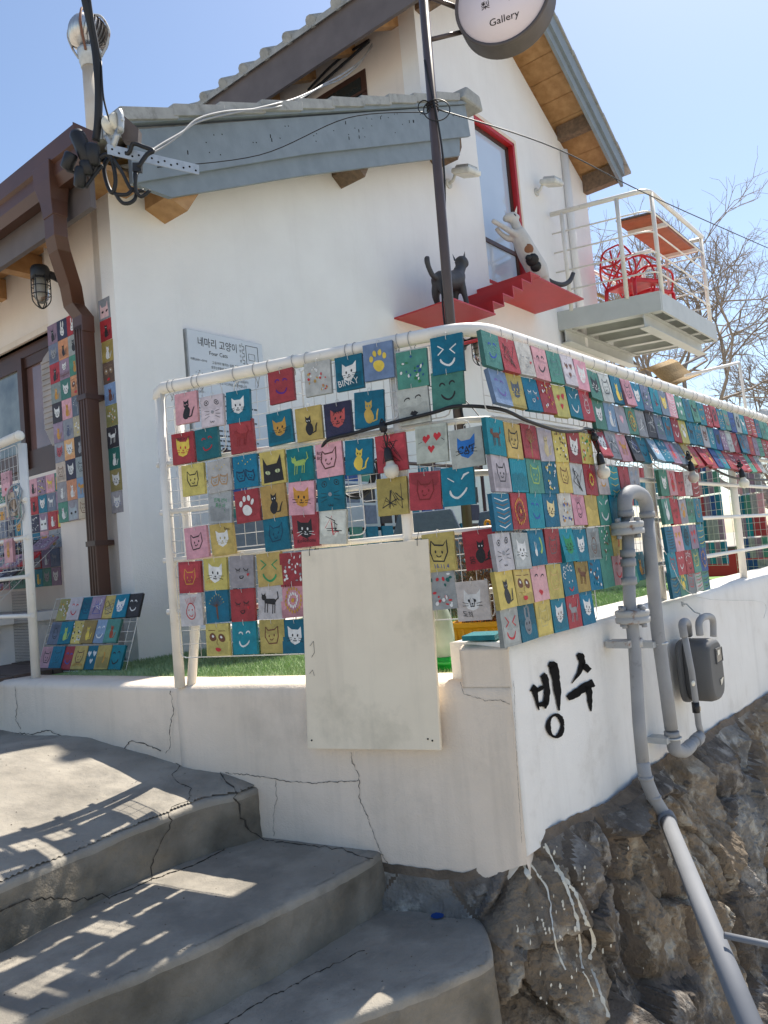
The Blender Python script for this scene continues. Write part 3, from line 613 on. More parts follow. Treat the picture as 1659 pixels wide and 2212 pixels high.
# white paint drips that ran down the stones
def nearest(x, y, flat=flat):
    d = ray(x, y).normalized(); d = np.array(d); t = flat@d; e = np.linalg.norm(flat - t[:, None]*d, axis=1); e[(t < .5)] = 9
    c = np.where(e < .012)[0]
    if len(c) == 0: return None
    q = c[np.argmin(t[c])]; return Vector(flat[q]) - Vector(d)*.006
mbs = MB()
def drip(pts, wd):
    P = []
    for (x0, y0), (x1, y1) in zip(pts[:-1], pts[1:]):
        k = max(2, int(math.hypot(x1-x0, y1-y0)/6))
        for i in range(k): t = i/k; P.append((x0+(x1-x0)*t+random.uniform(-1, 1), y0+(y1-y0)*t))
    Q3 = [nearest(*q) for q in P]; Q3 = [q for q in Q3 if q is not None]
    for _ in range(3): Q3 = [Q3[0]] + [(Q3[i-1]+Q3[i]*2+Q3[i+1])*.25 for i in range(1, len(Q3)-1)] + [Q3[-1]] if len(Q3) > 2 else Q3
    if len(Q3) > 2:
        for a, b in zip(Q3[:-1], Q3[1:]):
            if (a-b).length > .05: return
        W_ = [wd*random.uniform(.35, 1.5) for _ in Q3]
        for i in range(len(Q3)-1):
            a, b = Q3[i], Q3[i+1]; s = (b-a).cross(ray(CX, CY)).normalized(); mbs.add([a-s*W_[i], a+s*W_[i], b+s*W_[i+1], b-s*W_[i+1]], [(0, 1, 2, 3)])
drip([zu(870, 655), zu(905, 735), zu(945, 815), zu(985, 930), zu(1002, 1100)], .0042); drip([zu(905, 740), zu(985, 835), zu(1005, 900), zu(1040, 1000), zu(1032, 1085)], .005)
drip([zu(800, 700), zu(840, 780), zu(880, 860), zu(900, 990), zu(935, 1110)], .0025); drip([zu(1035, 1100), zu(1065, 1180), zu(1085, 1230), zu(1100, 1300)], .0045)
drip([zu(1000, 1100), zu(1030, 1160), zu(1050, 1220)], .003); drip([zu(790, 720), zu(815, 790)], .006); drip([zu(1000, 650), zu(1050, 760), zu(1120, 960), zu(1150, 1050)], .0022)
for i in range(80):
    u, v_ = random.gauss(960, 130), random.uniform(640, 1240); q = nearest(*zu(u, v_)); l = random.uniform(.004, .02)
    if q is not None: r = random.uniform(.001, .0045); mbs.add([q+RT*(r*math.cos(t)*random.uniform(.5, 1.3))+UP*((r+l*.35)*math.sin(t)*random.uniform(.5, 1.2)) for t in np.linspace(0, 5.4, 7)], [tuple(range(7))])
tag(mbs.build('paint_splash', M['splash'], SW_), 'white paint drips', kind='stuff')

sv_ = allv[(allv[:, 1] > 1.4)]
def scrack(pts, wd, nm='crack'):
    mbk = MB(); P = []
    for (x0, y0), (x1, y1) in zip(pts[:-1], pts[1:]):
        k = max(2, int(math.hypot(x1-x0, y1-y0)/9))
        for i in range(k): t = i/k; P.append((x0+(x1-x0)*t+random.uniform(-2.4, 2.4), y0+(y1-y0)*t+random.uniform(-1.8, 1.8)))
    Q4 = [nearest(*q, flat=sv_) for q in P]; Q4 = [q for q in Q4 if q is not None]
    for i in range(len(Q4)-1):
        a, b = Q4[i], Q4[i+1]
        if (a-b).length > .12: continue
        s = (b-a).cross(ray(CX, CY)).normalized(); w0, w1 = wd*random.uniform(.1, .6), wd*random.uniform(.1, .6); mbk.add([a-s*w0, a+s*w0, b+s*w1, b-s*w1], [(0, 1, 2, 3)])
    return tag(mbk.build(nm, M['crack'], None, fixn=False), kind='structure')
scrack([z4(715, 400), z4(780, 450), z4(740, 490), z4(830, 545), z4(815, 600), z4(750, 625), z4(752, 720), z4(690, 850), z4(655, 960)], .0035)
scrack([z4(0, 1105), z4(120, 1045), z4(250, 1035), z4(400, 1045), z4(520, 1000), z4(700, 925), z4(870, 865), z4(990, 800)], .005)
scrack([z4(1075, 720), z4(1130, 765), z4(1300, 785), z4(1500, 810), z4(1640, 860)], .004)
scrack([z4(720, 410), z4(860, 425), z4(960, 480), z4(1020, 560), z4(1060, 690), z4(1110, 750)], .007)
scrack([z4(950, 1580), z4(1150, 1460), z4(1380, 1340), z4(1600, 1235)], .004)
# ================================================================ RAILINGS
RO = -.008
def cornerpath(z0, z1, zf, a0=0.0, s1=7.4, r=.14, off=0.0, n=8):
    """along the front, round the corner, along the right face"""
    # intersection of front line (o=off) and right line (o=RO+off)
    A0, U1, B0, U2 = FR.p(0, off, 0), FR.u, RI.p(0, RO+off, 0), RI.u
    den = U1.x*U2.y-U1.y*U2.x; t = ((B0.x-A0.x)*U2.y-(B0.y-A0.y)*U2.x)/den; c = A0+U1*t
    pts = [A0+U1*a0+V(0, 0, z0), c-U1*r+V(0, 0, z1)]
    p0, p2 = c-U1*r, c+U2*r
    for i in range(1, n): k = i/n; q = p0*(1-k)**2+c*2*k*(1-k)+p2*k*k; pts.append(q+V(0, 0, z1))
    pts += [p2+V(0, 0, z1), RI.p(s1, RO+off, zf)]
    return pts
RL = thing('white_railing', 'white tubular steel railing round the terrace corner hung with painted boards', 'railing')
mb = MB(); tp = cornerpath(.742, .722, .712, a0=-.0); mb.tube([FR.p(-.005, 0, .70), FR.p(-.002, 0, .728), FR.p(.02, 0, .741)] + tp[1:], .0235, 14); mb.build('top_rail', M['whitesteel'], RL)
for zl, zr in ((.443, .425), (.255, .25), (.068, .068), (-.13, -.13)):
    mb = MB(); mb.tube(cornerpath(zl, zr, zr-.0, a0=-.035), .0105, 10); mb.build('rail', M['whitesteel'], RL)
def post(F, a, o, z0, z1, r=.0205, par=RL, lean=(0, 0)):
    mb = MB(); mb.tube([F.p(a, o, z0), F.p(a+lean[0], o+lean[1], z1)], r, 12); mb.build('post', M['whitesteel'], par)
post(FR, 0, 0, GZ, .735); post(FR, 1.005, 0, GZ, .70, .019)
for s in (1.44, 2.75, 4.0, 5.2, 6.4): post(RI, s, -.04, -.30, .69, .021)
mb = MB(); mb.tube([FR.p(.045, -.05, .66), FR.p(.052, -.05, -.2), FR.p(.03, -.03, -.42)], .018, 10); mb.build('brace_post', M['whitesteel'], RL)
# left railing: ends in a post with a round cap
LR = thing('gate_railing', 'short white railing ending at the far left with a looped grey cable', 'railing'); p0 = onz(78, 1468, -.42)
LFt = Frame(p0.x, p0.y, 132-180, 222)
post(LFt, 0, 0, GZ, .70, .0205, LR)
mb = MB(); mb.tube([LFt.p(-.012, .02, .735), LFt.p(.9, 0, .735)], .0235, 14); mb.build('top_rail', M['whitesteel'], LR)
mb = MB(); mb.lathe(LFt.p(-.012, .02, .735)-LFt.u*.004, -LFt.u, [(.0, 0), (.024, .001), (.025, .006), (.018, .009), (.0, .010)], 14); mb.build('end_cap', M['whitesteel'], LR)
for z in (.43, .25, .065, -.12): mb = MB(); mb.tube([LFt.p(-.03, .012, z), LFt.p(.9, .012, z)], .0105, 10); mb.build('rail', M['whitesteel'], LR)
mb = MB(); c = LFt.p(.05, .03, .36); P = [c + LFt.u*(.06*math.cos(t*1.9)*(1+.2*math.sin(t))) + V(0, 0, .075*math.sin(t*1.9)+.01*t) + LFt.n*(.01*math.sin(t*3)) for t in np.linspace(0, 9.5, 40)]
mb.tube(P, .0045, 6); tag(mb.build('cable_loop', M['greycable'], None), 'tangled grey cable looped round the left railing post', 'cable')
# ---- white wire grids tied under the rails
def grid(F, a0, a1, z0, z1, o, label, step=.048, r=.0011, group='white wire grids on the railing'):
    mb = MB(); c = .02
    P = [(a0+c, z0), (a1-c, z0), (a1-.3*c, z0+.3*c), (a1, z0+c), (a1, z1-c), (a1-.3*c, z1-.3*c), (a1-c, z1), (a0+c, z1), (a0+.3*c, z1-.3*c), (a0, z1-c), (a0, z0+c), (a0+.3*c, z0+.3*c), (a0+c, z0)]
    mb.tube([F.p(a, o, z) for a, z in P], .0021, 6, cap=False)
    k = max(2, round((a1-a0)/step)); m = max(2, round((z1-z0)/step))
    for i in range(1, k): a = a0+(a1-a0)*i/k; mb.tube([F.p(a, o+.001, z0), F.p(a, o+.001, z1)], r, 4)
    for i in range(1, m): z = z0+(z1-z0)*i/m; mb.tube([F.p(a0, o-.001, z), F.p(a1, o-.001, z)], r, 4)
    return tag(mb.build('wire_grid', M['wire'], None), label, 'wire grid', group)
GO = .024
grid(FR, .045, .315, .30+.15, .705, GO, 'small white wire grid at the top left of the front railing')
grid(FR, .37, .66, .47, .70, GO, 'white wire grid behind the red smiling boards on the front railing')
grid(FR, .66, 1.02, .46, .69, GO+.003, 'white wire grid behind the paw print board on the front railing')
grid(FR, .85, 1.26, .20, .42, GO, 'white wire grid behind the heart-eyed board on the front railing')
grid(FR, .03, .86, .09, .425, GO+.002, 'wide white wire grid below the second rail of the front railing')
grid(FR, .04, 1.03, -.305, .05, GO+.002, 'wide white wire grid hanging lowest on the front railing')
grid(FR, 1.04, 1.285, -.21, .045, GO, 'white wire grid with the pig board beside the corner')
grid(FR, 1.0, 1.2, .44, .68, GO, 'white wire grid nearest the bend of the front railing')
RG = .03
for a0, a1, z0, z1, lb in ((-.04, .66, .435, .68, 'white wire grid just right of the railing bend, topmost'), (-.04, .60, .05, .40, 'white wire grid right of the bend below the cable'), (-.045, .60, -.29, .035, 'white wire grid right of the bend resting on the wall top'),
        (.68, 1.14, .20, .67, 'white wire grid above the grey pipe elbow'), (.66, 1.12, -.13, .18, 'white wire grid behind the grey gas pipes'), (1.24, 1.80, .30, .66, 'white wire grid on the upper right railing after the second post'),
        (1.31, 1.86, -.25, .26, 'white wire grid over the meter box'), (1.84, 2.6, .34, .65, 'white wire grid on the upper right railing after the third post'), (2.65, 3.5, .34, .65, 'white wire grid at the right end of the upper railing')):
    grid(RI, a0, a1, z0, z1, RG, lb)
# tie strings round the top rail
mb = MB()
def tie(p, u, r=.026):
    x = V(0, 0, 1); y = u.cross(x).normalized(); sk = random.uniform(-.006, .006); dz = random.uniform(.02, .05)
    pts = [p + x*(r*math.cos(a)) + y*(r*math.sin(a)) + u*(sk*math.sin(a/2)) for a in np.linspace(math.pi+.3, 3*math.pi-.3, 12)]
    pts = [p - x*(r+dz) + y*.004] + pts + [p - x*(r+dz*.8) - y*.004]
    mb.tube(pts, .0013, 4)
for t in (.06, .085, .18, .205, .37, .46, .52, .62, .68, .84, .87, 1.03, 1.08): tie(FR.p(t, 0, .742-.018*t), FR.u)
for s in list(np.arange(.12, 4.2, .105)): tie(RI.p(s+random.uniform(-.03, .03), RO, .715), RI.u)
mb.build('tie_wires', M['greycable'], RL, fixn=False)['kind'] = 'stuff'
# ================================================================ PAINTED BOARDS
ORD = ['', 'first', 'second', 'third', 'fourth', 'fifth', 'sixth', 'seventh', 'eighth', 'ninth', 'tenth', 'eleventh', 'twelfth', 'thirteenth', 'fourteenth', 'fifteenth', 'sixteenth', 'seventeenth', 'eighteenth', 'nineteenth', 'twentieth',
       'twenty-first', 'twenty-second', 'twenty-third', 'twenty-fourth', 'twenty-fifth', 'twenty-sixth', 'twenty-seventh', 'twenty-eighth', 'twenty-ninth', 'thirtieth', 'thirty-first', 'thirty-second', 'thirty-third', 'thirty-fourth', 'thirty-fifth', 'thirty-sixth', 'thirty-seventh']
UZ = V(0, 0, 1)
# front railing: (px, py, ground, motif, colour a, colour b, description, texts)
T = lambda s, x, y, z, c=BK: (s, x, y, z, c)
FRONT = [
 [(607, 834, 'red', 'smile', (.10, .02, .2), YL, 'purple brows and yellow smile', []), (686, 817, 'white', 'splot', RD, (.5, .3, .08), 'red and gold leaves', []), (754, 805, 'teal', 'cathead', WH, BK, 'white cat above BINKY', [T('BINKY', -.1, -.65, .62, WH)]),
  (817, 780, 'blue', 'paw', YL, BK, 'yellow paw print', []), (890, 797, 'green', 'splot', (.02, .08, .25), (.03, .2, .06), 'dense blue blotches', []), (966, 765, 'teal', 'xface', WH, BK, 'small white crossed mouth', [])],
 [(402, 881, 'pink', 'sitcat', BK, PK, 'seated black cat', []), (458, 888, 'white', 'whisk', BK, BK, 'round eyes and whiskers', []), (514, 878, 'teal', 'cathead', WH, BK, 'white fox head', []), (604, 924, 'teal', 'cathead', (.5, .27, .05), BK, 'ochre smiling cat', []),
  (667, 915, 'yellow', 'sitcat', BK, WH, 'black kitten', []), (730, 906, 'navy', 'cathead', (.5, .09, .08), BK, 'red cat marked JAVA', [T('JAVA', 0, .45, .38)]), (797, 884, 'teal', 'sitcat', (.55, .36, .08), TL, 'tan cat shape', []),
  (893, 875, 'white', 'lips', BK, BK, 'speckles and dark lips', []), (967, 842, 'green', 'smile', BK, OR, 'laughing face and orange cat', [])],
 [(395, 968, 'red', 'cathead', YL, RD, 'yellow face, HELLO KOREA', [T('HELLO KOREA', 0, .85, .26, RD), T('ENJOY IT!', .1, .62, .3)]), (447, 958, (.01, .14, .17), 'smile', (.4, .02, .03), YL, 'red-eyed red smile', []), (522, 943, 'red', 'walkcat', (.3, .03, .03), BK, 'dark red cat on box', [])],
 [(417, 1036, 'yellow', 'catout', BK, BK, 'cat in sunglasses', []), (474, 1028, 'white', 'twocats', (.45, .25, .1), GN, 'white cats and heart', []), (530, 1018, 'teal', 'twocats', (.01, .03, .08), BK, 'two outlined cats, stars', []), (589, 1010, 'yellow', 'bighead', BK, (.5, .55, .3), 'black cat with green eyes', []),
  (648, 1003, (.0, .2, .22), 'walkcat', LG, BK, 'pale green walking cat', []), (711, 993, 'pink', 'catout', (.1, .04, .03), BK, 'brown-eared cat, BOBO', [T('BO', -.75, .5, .3), T('BO', -.75, .2, .3)]), (775, 987, 'teal', 'sitcat', YL, BK, 'yellow waving cat', []),
  (845, 978, 'red', 'scribble', (.15, .02, .02), BK, 'dark cat scribble', []), (932, 958, 'white', 'hearts', RD, BK, 'three red hearts', []), (1008, 967, 'white', 'cathead', (.02, .16, .5), BK, 'blue shape reading CAT', [T('CAT', 0, -.1, .6)])],
 [(475, 1096, 'white', None, GN, BK, 'green Korean handwriting', [T('함께 걷어', .1, .5, .34, GN), T('좋은 바', .1, .1, .34, GN), T('!', .5, -.3, .4, GN)]), (534, 1093, 'red', 'paw', WH, BK, 'white cat paw', []), (591, 1083, 'ochre', 'sitcat', BK, WH, 'black figure on white', []), (651, 1076, 'pink', 'cathead', OR, BK, 'orange heart-shaped cat', []),
  (714, 1065, 'teal', 'whisk', BK, RD, 'red and blue eyes', []), (847, 1072, 'yellow', 'scribble', BK, BK, 'black line drawing', []), (918, 1060, 'red', 'catout', (.2, .02, .02), BK, 'tiny faint face', []), (989, 1050, 'turquoise', 'wink', WH, WH, 'white winking grin', [])],
 [(424, 1172, 'pink', 'catout', BK, RD, 'cat in red scarf', []), (480, 1165, 'yellow', 'cathead', WH, (.4, .33, .12), 'white cat, ben', [T('ben', .6, .75, .36)]), (597, 1153, 'teal', 'catout', (.005, .05, .1), BK, 'dark outlined cat', []), (660, 1145, 'red', 'cathead', BK, WH, 'small faces, KoSoRomi', [T('KoSoRomi', 0, -.7, .36)]), (719, 1138, 'white', 'scribble', RD, BK, 'red swirls', [])],
 [(410, 1247, 'red', 'catout', (.6, .28, .04), BK, 'ochre bear outline', []), (465, 1240, 'yellow', 'cathead', WH, BK, 'white cat and brown cat', [T('Y.T.S', -.5, -.55, .26, OR)]), (522, 1235, 'grey', 'sleepy', BK, BK, 'closed lashes and red heart', []), (582, 1230, 'yellow', 'xface', GN, RD, 'green crosses, red tongue', []), (632, 1230, 'red', 'splot', WH, GY, 'white fish bones', []),
  (948, 1193, 'yellow', 'catout', BK, BK, 'cat head, 16.11.4', [T('16.11.4', .1, -.8, .36, (.02, .06, .3))]), (1038, 1187, 'crimson', 'sitcat', BK, WH, 'black cat and blue hearts', [T('음', -.6, -.55, .5), T('신', .65, -.5, .5)])],
 [(413, 1318, 'white', 'longhead', (.5, .03, .04), BK, 'grey head, red ribbon', []), (469, 1310, 'teal', 'tree', BR, (.3, .3, .15), 'bare brown tree', []), (524, 1307, 'red', 'sleepy', BK, BK, 'sleeping cat face', []), (584, 1302, 'white', 'walkcat', BK, RD, 'black cats on red', []), (634, 1297, 'pink', 'flower', (.55, .3, .04), WH, 'lion face, 19.1.1', [T('19.1.1', -.4, .85, .3)]),
  (950, 1275, 'grey', 'splot', RD, (.01, .12, .1), 'grey and red blotches', []), (1021, 1298, 'white', 'cathead', (.7, .69, .67), BK, 'smiling pig', [T('도희', -.45, -.82, .42), T('( )', 0, .0, .5)])],
 [(470, 1382, 'yellow', 'eyes', BR, BK, 'long-lashed eyes, red lips', []), (528, 1378, 'turquoise', 'smile', WH, PK, 'white curved mouth', []), (588, 1375, 'yellow', 'catout', BR, BK, 'brown striped cat', []), (637, 1375, 'teal', 'cathead', WH, BK, 'white bear in blue', [])]]
RN = ['top', 'second', 'third', 'fourth', 'fifth', 'sixth', 'seventh', 'eighth', 'lowest']
def lab(bgn, d, tail): s = f"{bgn if isinstance(bgn, str) else 'dark green'} board with {d}, {tail}"; return s
for r, row in enumerate(FRONT):
    row = sorted(row, key=lambda q: q[0])
    for i, (x, y, bgc, mo, a, b, d, tx) in enumerate(row):
        q = FR.hitp(x, y, .040); zoomf = 1.0
        kk = 1.05 if x > 780 else 1.0
        board(q, FR.u, UZ, bgc, mo, a, b, lab(bgc, d, f"{ORD[i+1]} in {RN[r]} row, front railing"), 'painted boards on the front railing', tx, cw=.104*kk, ch=.118*kk, roll=random.gauss(0, .03), tilt=random.uniform(.0, .05))
# right railing
RIGHT0 = [  # eight rows of the first bays, read from the photograph: ground, motif, a, b
 [('green', 'smile', BL, WH), ('red', 'scribble', BK, BR), ('white', 'sleepy', GY, BK), ('pink', 'smile', BK, RD), ('green', 'catout', (.1, .2, .2), YL), ('white', 'hearts', BR, YL), ('pink', 'cathead', WH, PK), ('green', 'cathead', BK, WH), ('white', 'catout', BK, BK), ('teal', 'sitcat', YL, WH), ('pink', 'catout', BK, BK), ('teal', 'cathead', WH, BK), ('slate', 'splot', BK, GN)],
 [('blue', 'smile', (.2, .15, .4), RD), ('yellow', 'cathead', (.1, .12, .15), YL), ('teal', 'sleepy', WH, WH), ('red', 'splot', OR, RD), ('yellow', 'hearts', RD, WH), ('teal', 'wink', WH, WH), ('red', 'longhead', WH, PK), ('green', 'cathead', WH, BK), ('blue', 'sitcat', WH, RD), ('grey', 'heart1', PK, WH), ('green', 'flower', OR, YL), ('grey', 'scribble', BK, WH), ('black', 'scribble', WH, GY)],
 [('turquoise', 'walkcat', BR, RD), ('yellow', 'catout', BK, OR), ('red', 'tree', (.3, .2, .05), BR), ('white', 'sitcat', (.55, .45, .25), BK), ('yellow', 'splot', BK, BR), ('red', 'cathead', WH, BK), ('yellow', 'splot', GN, RD), ('red', 'cathead', WH, BK), ('grey', 'scribble', WH, BK), ('pink', 'walkcat', OR, BK), ('black', 'scribble', WH, BL), ('teal', 'smile', BK, GN), ('blue', 'cathead', WH, RD)],
 [('white', 'catout', BK, RD), ('turquoise', None, BK, BK), ('green', 'catout', LG, YL), ('teal', 'splot', YL, WH), ('yellow', 'catout', BR, BK), ('white', 'scribble', BK, BK), ('red', 'flower', RD, YL), ('white', 'smile', OR, OR), ('turquoise', 'stripes', TL, YL), ('red', 'sitcat', (.3, .03, .03), RD), ('grey', 'whisk', LB, WH)],
 [('teal', 'stripes', (.2, .13, .1), WH), ('red', 'flower', OR, BR), ('turquoise', 'smile', BL, YL), ('teal', 'cathead', (.75, .6, .3), BK), ('white', 'splot', OR, BL), ('pink', 'longhead', BK, BK), ('yellow', None, BK, BK), ('green', 'wink', WH, WH), ('teal', None, BK, BK)],
 [('white', 'whisk', BK, BK), ('white', 'cathead', WH, BK), ('teal', 'moonrab', LG, WH), ('red', 'catout', (.12, .1, .1), BK), ('turquoise', 'cathead', GN, BK), ('teal', 'cathead', WH, (.02, .1, .15)), ('grey', 'longhead', BR, BK), ('green', 'splot', BR, GN), ('yellow', 'arc1', RD, BK)],
 [('yellow', 'sitcat', (.03, .03, .035), GY), ('yellow', 'eyes', BR, BK), ('pink', 'lips', RD, BK), ('yellow', 'catout', (.6, .4, .15), OR), ('teal', 'swirl', WH, RD), ('ochre', 'walkcat', BR, BK), ('teal', 'splot', BR, TL), ('green', None, BK, BK), ('pink', 'smile', RD, BK)],
 [('white', 'xface', RD, RD), ('teal', 'rabbit', (.2, .22, .24), BK), ('yellow', 'catout', (.55, .47, .2), YL), ('teal', 'cathead', WH, BR), ('red', 'walkcat', GY, WH), ('teal', 'cathead', WH, BK), ('teal', 'stripes', (.3, .25, .08), TL)]]
MD = dict(MOT, heart1='a pink heart', arc1='a red curve'); MD[None] = 'no picture'
def heart1(c, a, b): heart(c, 0, 0, .4, a)
def arc1(c, a, b): c.arc(-.2, 0, .5, .6, -60, 60, .18, a, 8)
pool = ['catout', 'cathead', 'walkcat', 'sitcat', 'smile', 'whisk', 'splot', 'hearts', 'longhead', 'paw', 'rabbit', 'scribble', 'flower', 'sleepy', 'swirl', 'stripes']
bgp = ['red', 'teal', 'grey', 'pink', 'green', 'red', 'teal', 'grey', 'yellow', 'teal', 'crimson', 'red', 'green', 'royal', 'slate', 'purple', 'crimson', 'green', 'white', 'turquoise']
inkp = [BK, WH, BK, YL, RD, WH, BR, OR]
rz = random.Random(5)
def rnd():
    bgc = rz.choice(bgp); a = rz.choice(inkp)
    if bgc in ('white', 'grey') and a is WH: a = BK
    if bgc in ('red', 'crimson') and a is RD: a = WH
    return (bgc, rz.choice(pool), a, rz.choice([BK, WH, GN, BL]))
ZR = [.605, .487, .360, .231, .115, -.008, -.121, -.234]
cnt = 0
for r, zc in enumerate(ZR):
    lim = {0: 3.55, 1: 3.55, 2: 3.0}.get(r, 1.86); s = (-.012, .008, -.03, -.02, -.036, -.052, -.058, -.052)[r]; i = 0
    while s < lim:
        row = RIGHT0[r]; it = row[i] if i < len(row) else rnd(); gap = .1045 + random.uniform(-.002, .004)
        first = s < .64; z = zc
        if r == 0: z = .626 if first else .600
        if r == 1: z = .508 if first else .484
        if r == 2: z = .344 if first else .365
        skip = False
        if r == 2 and .66 < s < .70: s = .70; continue
        if r >= 3 and 1.06 < s < 1.34: s = 1.36; continue
        if r >= 3 and s > 1.27: z -= (.0, .012, .012, .01, .0)[min(r-3, 4)]; gap = .104
        if r == 7 and s > .56 and s < 1.34: s = 1.36; continue
        if r == 7 and s > 1.27: z = -.225
        if r >= 4 and .86 < s < 1.2 and r != 6: s = 1.36; continue
        if r == 2 and s > .7: tl = .42 if s > 1.2 else .22
        elif r < 2: tl = .13
        else: tl = .05
        if random.random() < .04: tl += .1
        bgc, mo, a, b = it; i += 1; cnt += 1
        q = RI.p(s, .052 + (.5*CH*math.sin(tl)), z + .06*(1-math.cos(tl)) + random.uniform(-.004, .004))
        board(q, RI.u, UZ, bgc, mo, a, b, f"{bgc} board with {MD[mo]}, {ORD[i]} from the corner, {RN[r] if r < 7 else 'lowest'} right-hand row", 'painted boards on the right-hand railing', (), cw=.100, ch=.116, roll=random.gauss(0, .025), tilt=tl+random.uniform(-.03, .03), hook=(s < 2.0), ct=.016)
        s += gap
p = FR.p(1.21, -.07, -.285); board(p, FR.u, FR.n*.999+V(0, 0, .001), 'turquoise', None, BK, BK, 'turquoise board lying flat on top of the corner wall block', None, (), cw=.11, ch=.12, hook=False, ct=.016)
print('right boards', cnt, 'front', sum(len(r) for r in FRONT))
# large blank board wired to the front railing
a0, z1 = FR.hit(652, 1190, .04); a1, _ = FR.hit(915, 1165, .04); ab0, zb0 = FR.hit(666, 1617, .04); ab1, zb1 = FR.hit(953, 1620, .04)
BB = thing('blank_board', 'large blank cream board wired to the front railing, overlapping the wall', 'board')
mb = MB(); C4 = [(ab0, zb0), (ab1, zb1), (a1+.018, FR.hit(917, 1165, .04)[1]), (a0, z1)]; mb.box8([FR.p(a, .045, z) for a, z in C4] + [FR.p(a, .028, z) for a, z in C4]); mb.build('panel', M['bigboard'], BB, bevel=.002)
mb = MB()
for a, z in ((ab0+.02, zb0+.03), (ab1-.025, zb1+.03), (ab1-.04, zb1+.035)): mb.lathe(FR.p(a, .044, z), FR.n, [(.0, 0), (.003, .0), (.003, .003), (0, .0035)], 8)
mb.build('nail', M['ink'], BB)
mb = MB()
for P_ in ([(1215, 1395), (1222, 1385), (1224, 1410), (1218, 1420)], [(1214, 1455), (1220, 1447), (1224, 1460)]):
    mb.tube([FR.hitp(x-545, y, .0462) for x, y in P_], .0008, 4)
mb.build('pencil_mark', M['meter'], BB, fixn=False)
mb = MB()
for a in (a0+.035, a1-.02): mb.tube([FR.p(a, .05, z1-.02), FR.p(a+.003, .052, z1), FR.p(a-.002, .02, z1+.025), FR.p(a+.002, -.01, z1+.02), FR.p(a, .03, z1-.01)], .001, 4, smooth=3)
mb.build('wire', M['ink'], BB, fixn=False)
# black cable with bulbs, strung along the upper middle rail
mb = MB(); P = [FR.p(.72, .03, .40), FR.p(.76, .045, .425), FR.p(.86, .05, .432), FR.p(1.0, .05, .445), FR.p(1.15, .05, .455), FR.p(1.24, .06, .46), RI.p(.02, .05, .44), RI.p(.15, .07, .41), RI.p(.33, .085, .388), RI.p(.5, .08, .40), RI.p(.62, .06, .42), RI.p(.9, .04, .41), RI.p(1.2, .05, .37), RI.p(1.45, .06, .36), RI.p(1.7, .06, .30), RI.p(2.0, .05, .33), RI.p(2.5, .05, .28), RI.p(3.4, .05, .29)]
mb.tube(P, .0062, 8, smooth=6); tag(mb.build('festoon_cable', M['blackcable']), 'thick black cable strung along the railing round the corner', 'cable')
mb = MB(); c = FR.p(.80, -.02, .30)
for k in range(3): mb.tube([c + FR.u*(.075*math.cos(t)+.01*k) + V(0, 0, .075*math.sin(t)*(.9+.1*k)) + FR.n*(.008*k-.01) for t in np.linspace(2.2+k*.3, 8.2, 18)], .005, 6)
tag(mb.build('coiled_cable', M['blackcable']), 'coil of black cable behind the boards on the front railing', 'cable')
def bulb(p, ax, label, sc=1.0, hang=.0):
    t = thing('light_bulb', label, 'light bulb', 'bulbs hanging from the black cable'); t.location = p
    ax = ax.normalized(); o = V(0, 0, 0)
    mb = MB()
    if hang: mb.tube([o, ax*.03+V(.008, 0, 0), ax*hang], .003*sc, 6); mb.tube([o+V(.008, 0, 0), ax*.03-V(.004, 0, 0), ax*hang], .003*sc, 6)
    mb.tube([o-ax*.02, o+ax*.012], .013*sc, 8); mb.obox(o, V(1, 0, 0), V(0, 1, 0), UZ, .016*sc, .01*sc, .007*sc); mb.tube([o-ax*.02+V(-.006, 0, 0), o-ax*.032, o-ax*.02+V(.006, 0, 0)], .003, 5, smooth=3)
    mb.build('cable_clamp', M['black'], t)
    mb = MB(); h = hang; mb.lathe(o, ax, [(.008*sc, h), (.012*sc, h+.004), (.0165*sc, h+.018*sc), (.019*sc, h+.05*sc), (.0195*sc, h+.056*sc), (.016*sc, h+.057*sc)], 14); mb.build('socket', M['black'], t)
    mb = MB(); h = hang+.052*sc; mb.lathe(o, ax, [(.013*sc, h), (.0165*sc, h+.010*sc), (.0195*sc, h+.020*sc), (.0285*sc, h+.027*sc), (.031*sc, h+.040*sc), (.0295*sc, h+.055*sc), (.022*sc, h+.068*sc), (.010*sc, h+.0745*sc), (.001, h+.076*sc)], 16); mb.build('glass', M['bulb'], t)
bulb(FR.hitp(828, 925, .06), V(.10, -.02, -1), 'frosted bulb in black socket hanging over the front railing boards', .82, .065)
bulb(RI.hitp(1285, 945, .07), V(.14, 0, -1), 'frosted bulb nearest the corner on the right-hand railing', .80, .06)
bulb(RI.hitp(1488, 988, .10), V(.12, 0, -1), 'second frosted bulb on the right-hand railing, below tilted boards', .80, .02)
bulb(RI.hitp(1598, 1005, .10), V(.12, 0, -1), 'frosted bulb farthest right, beside the third railing post', .85, .02)
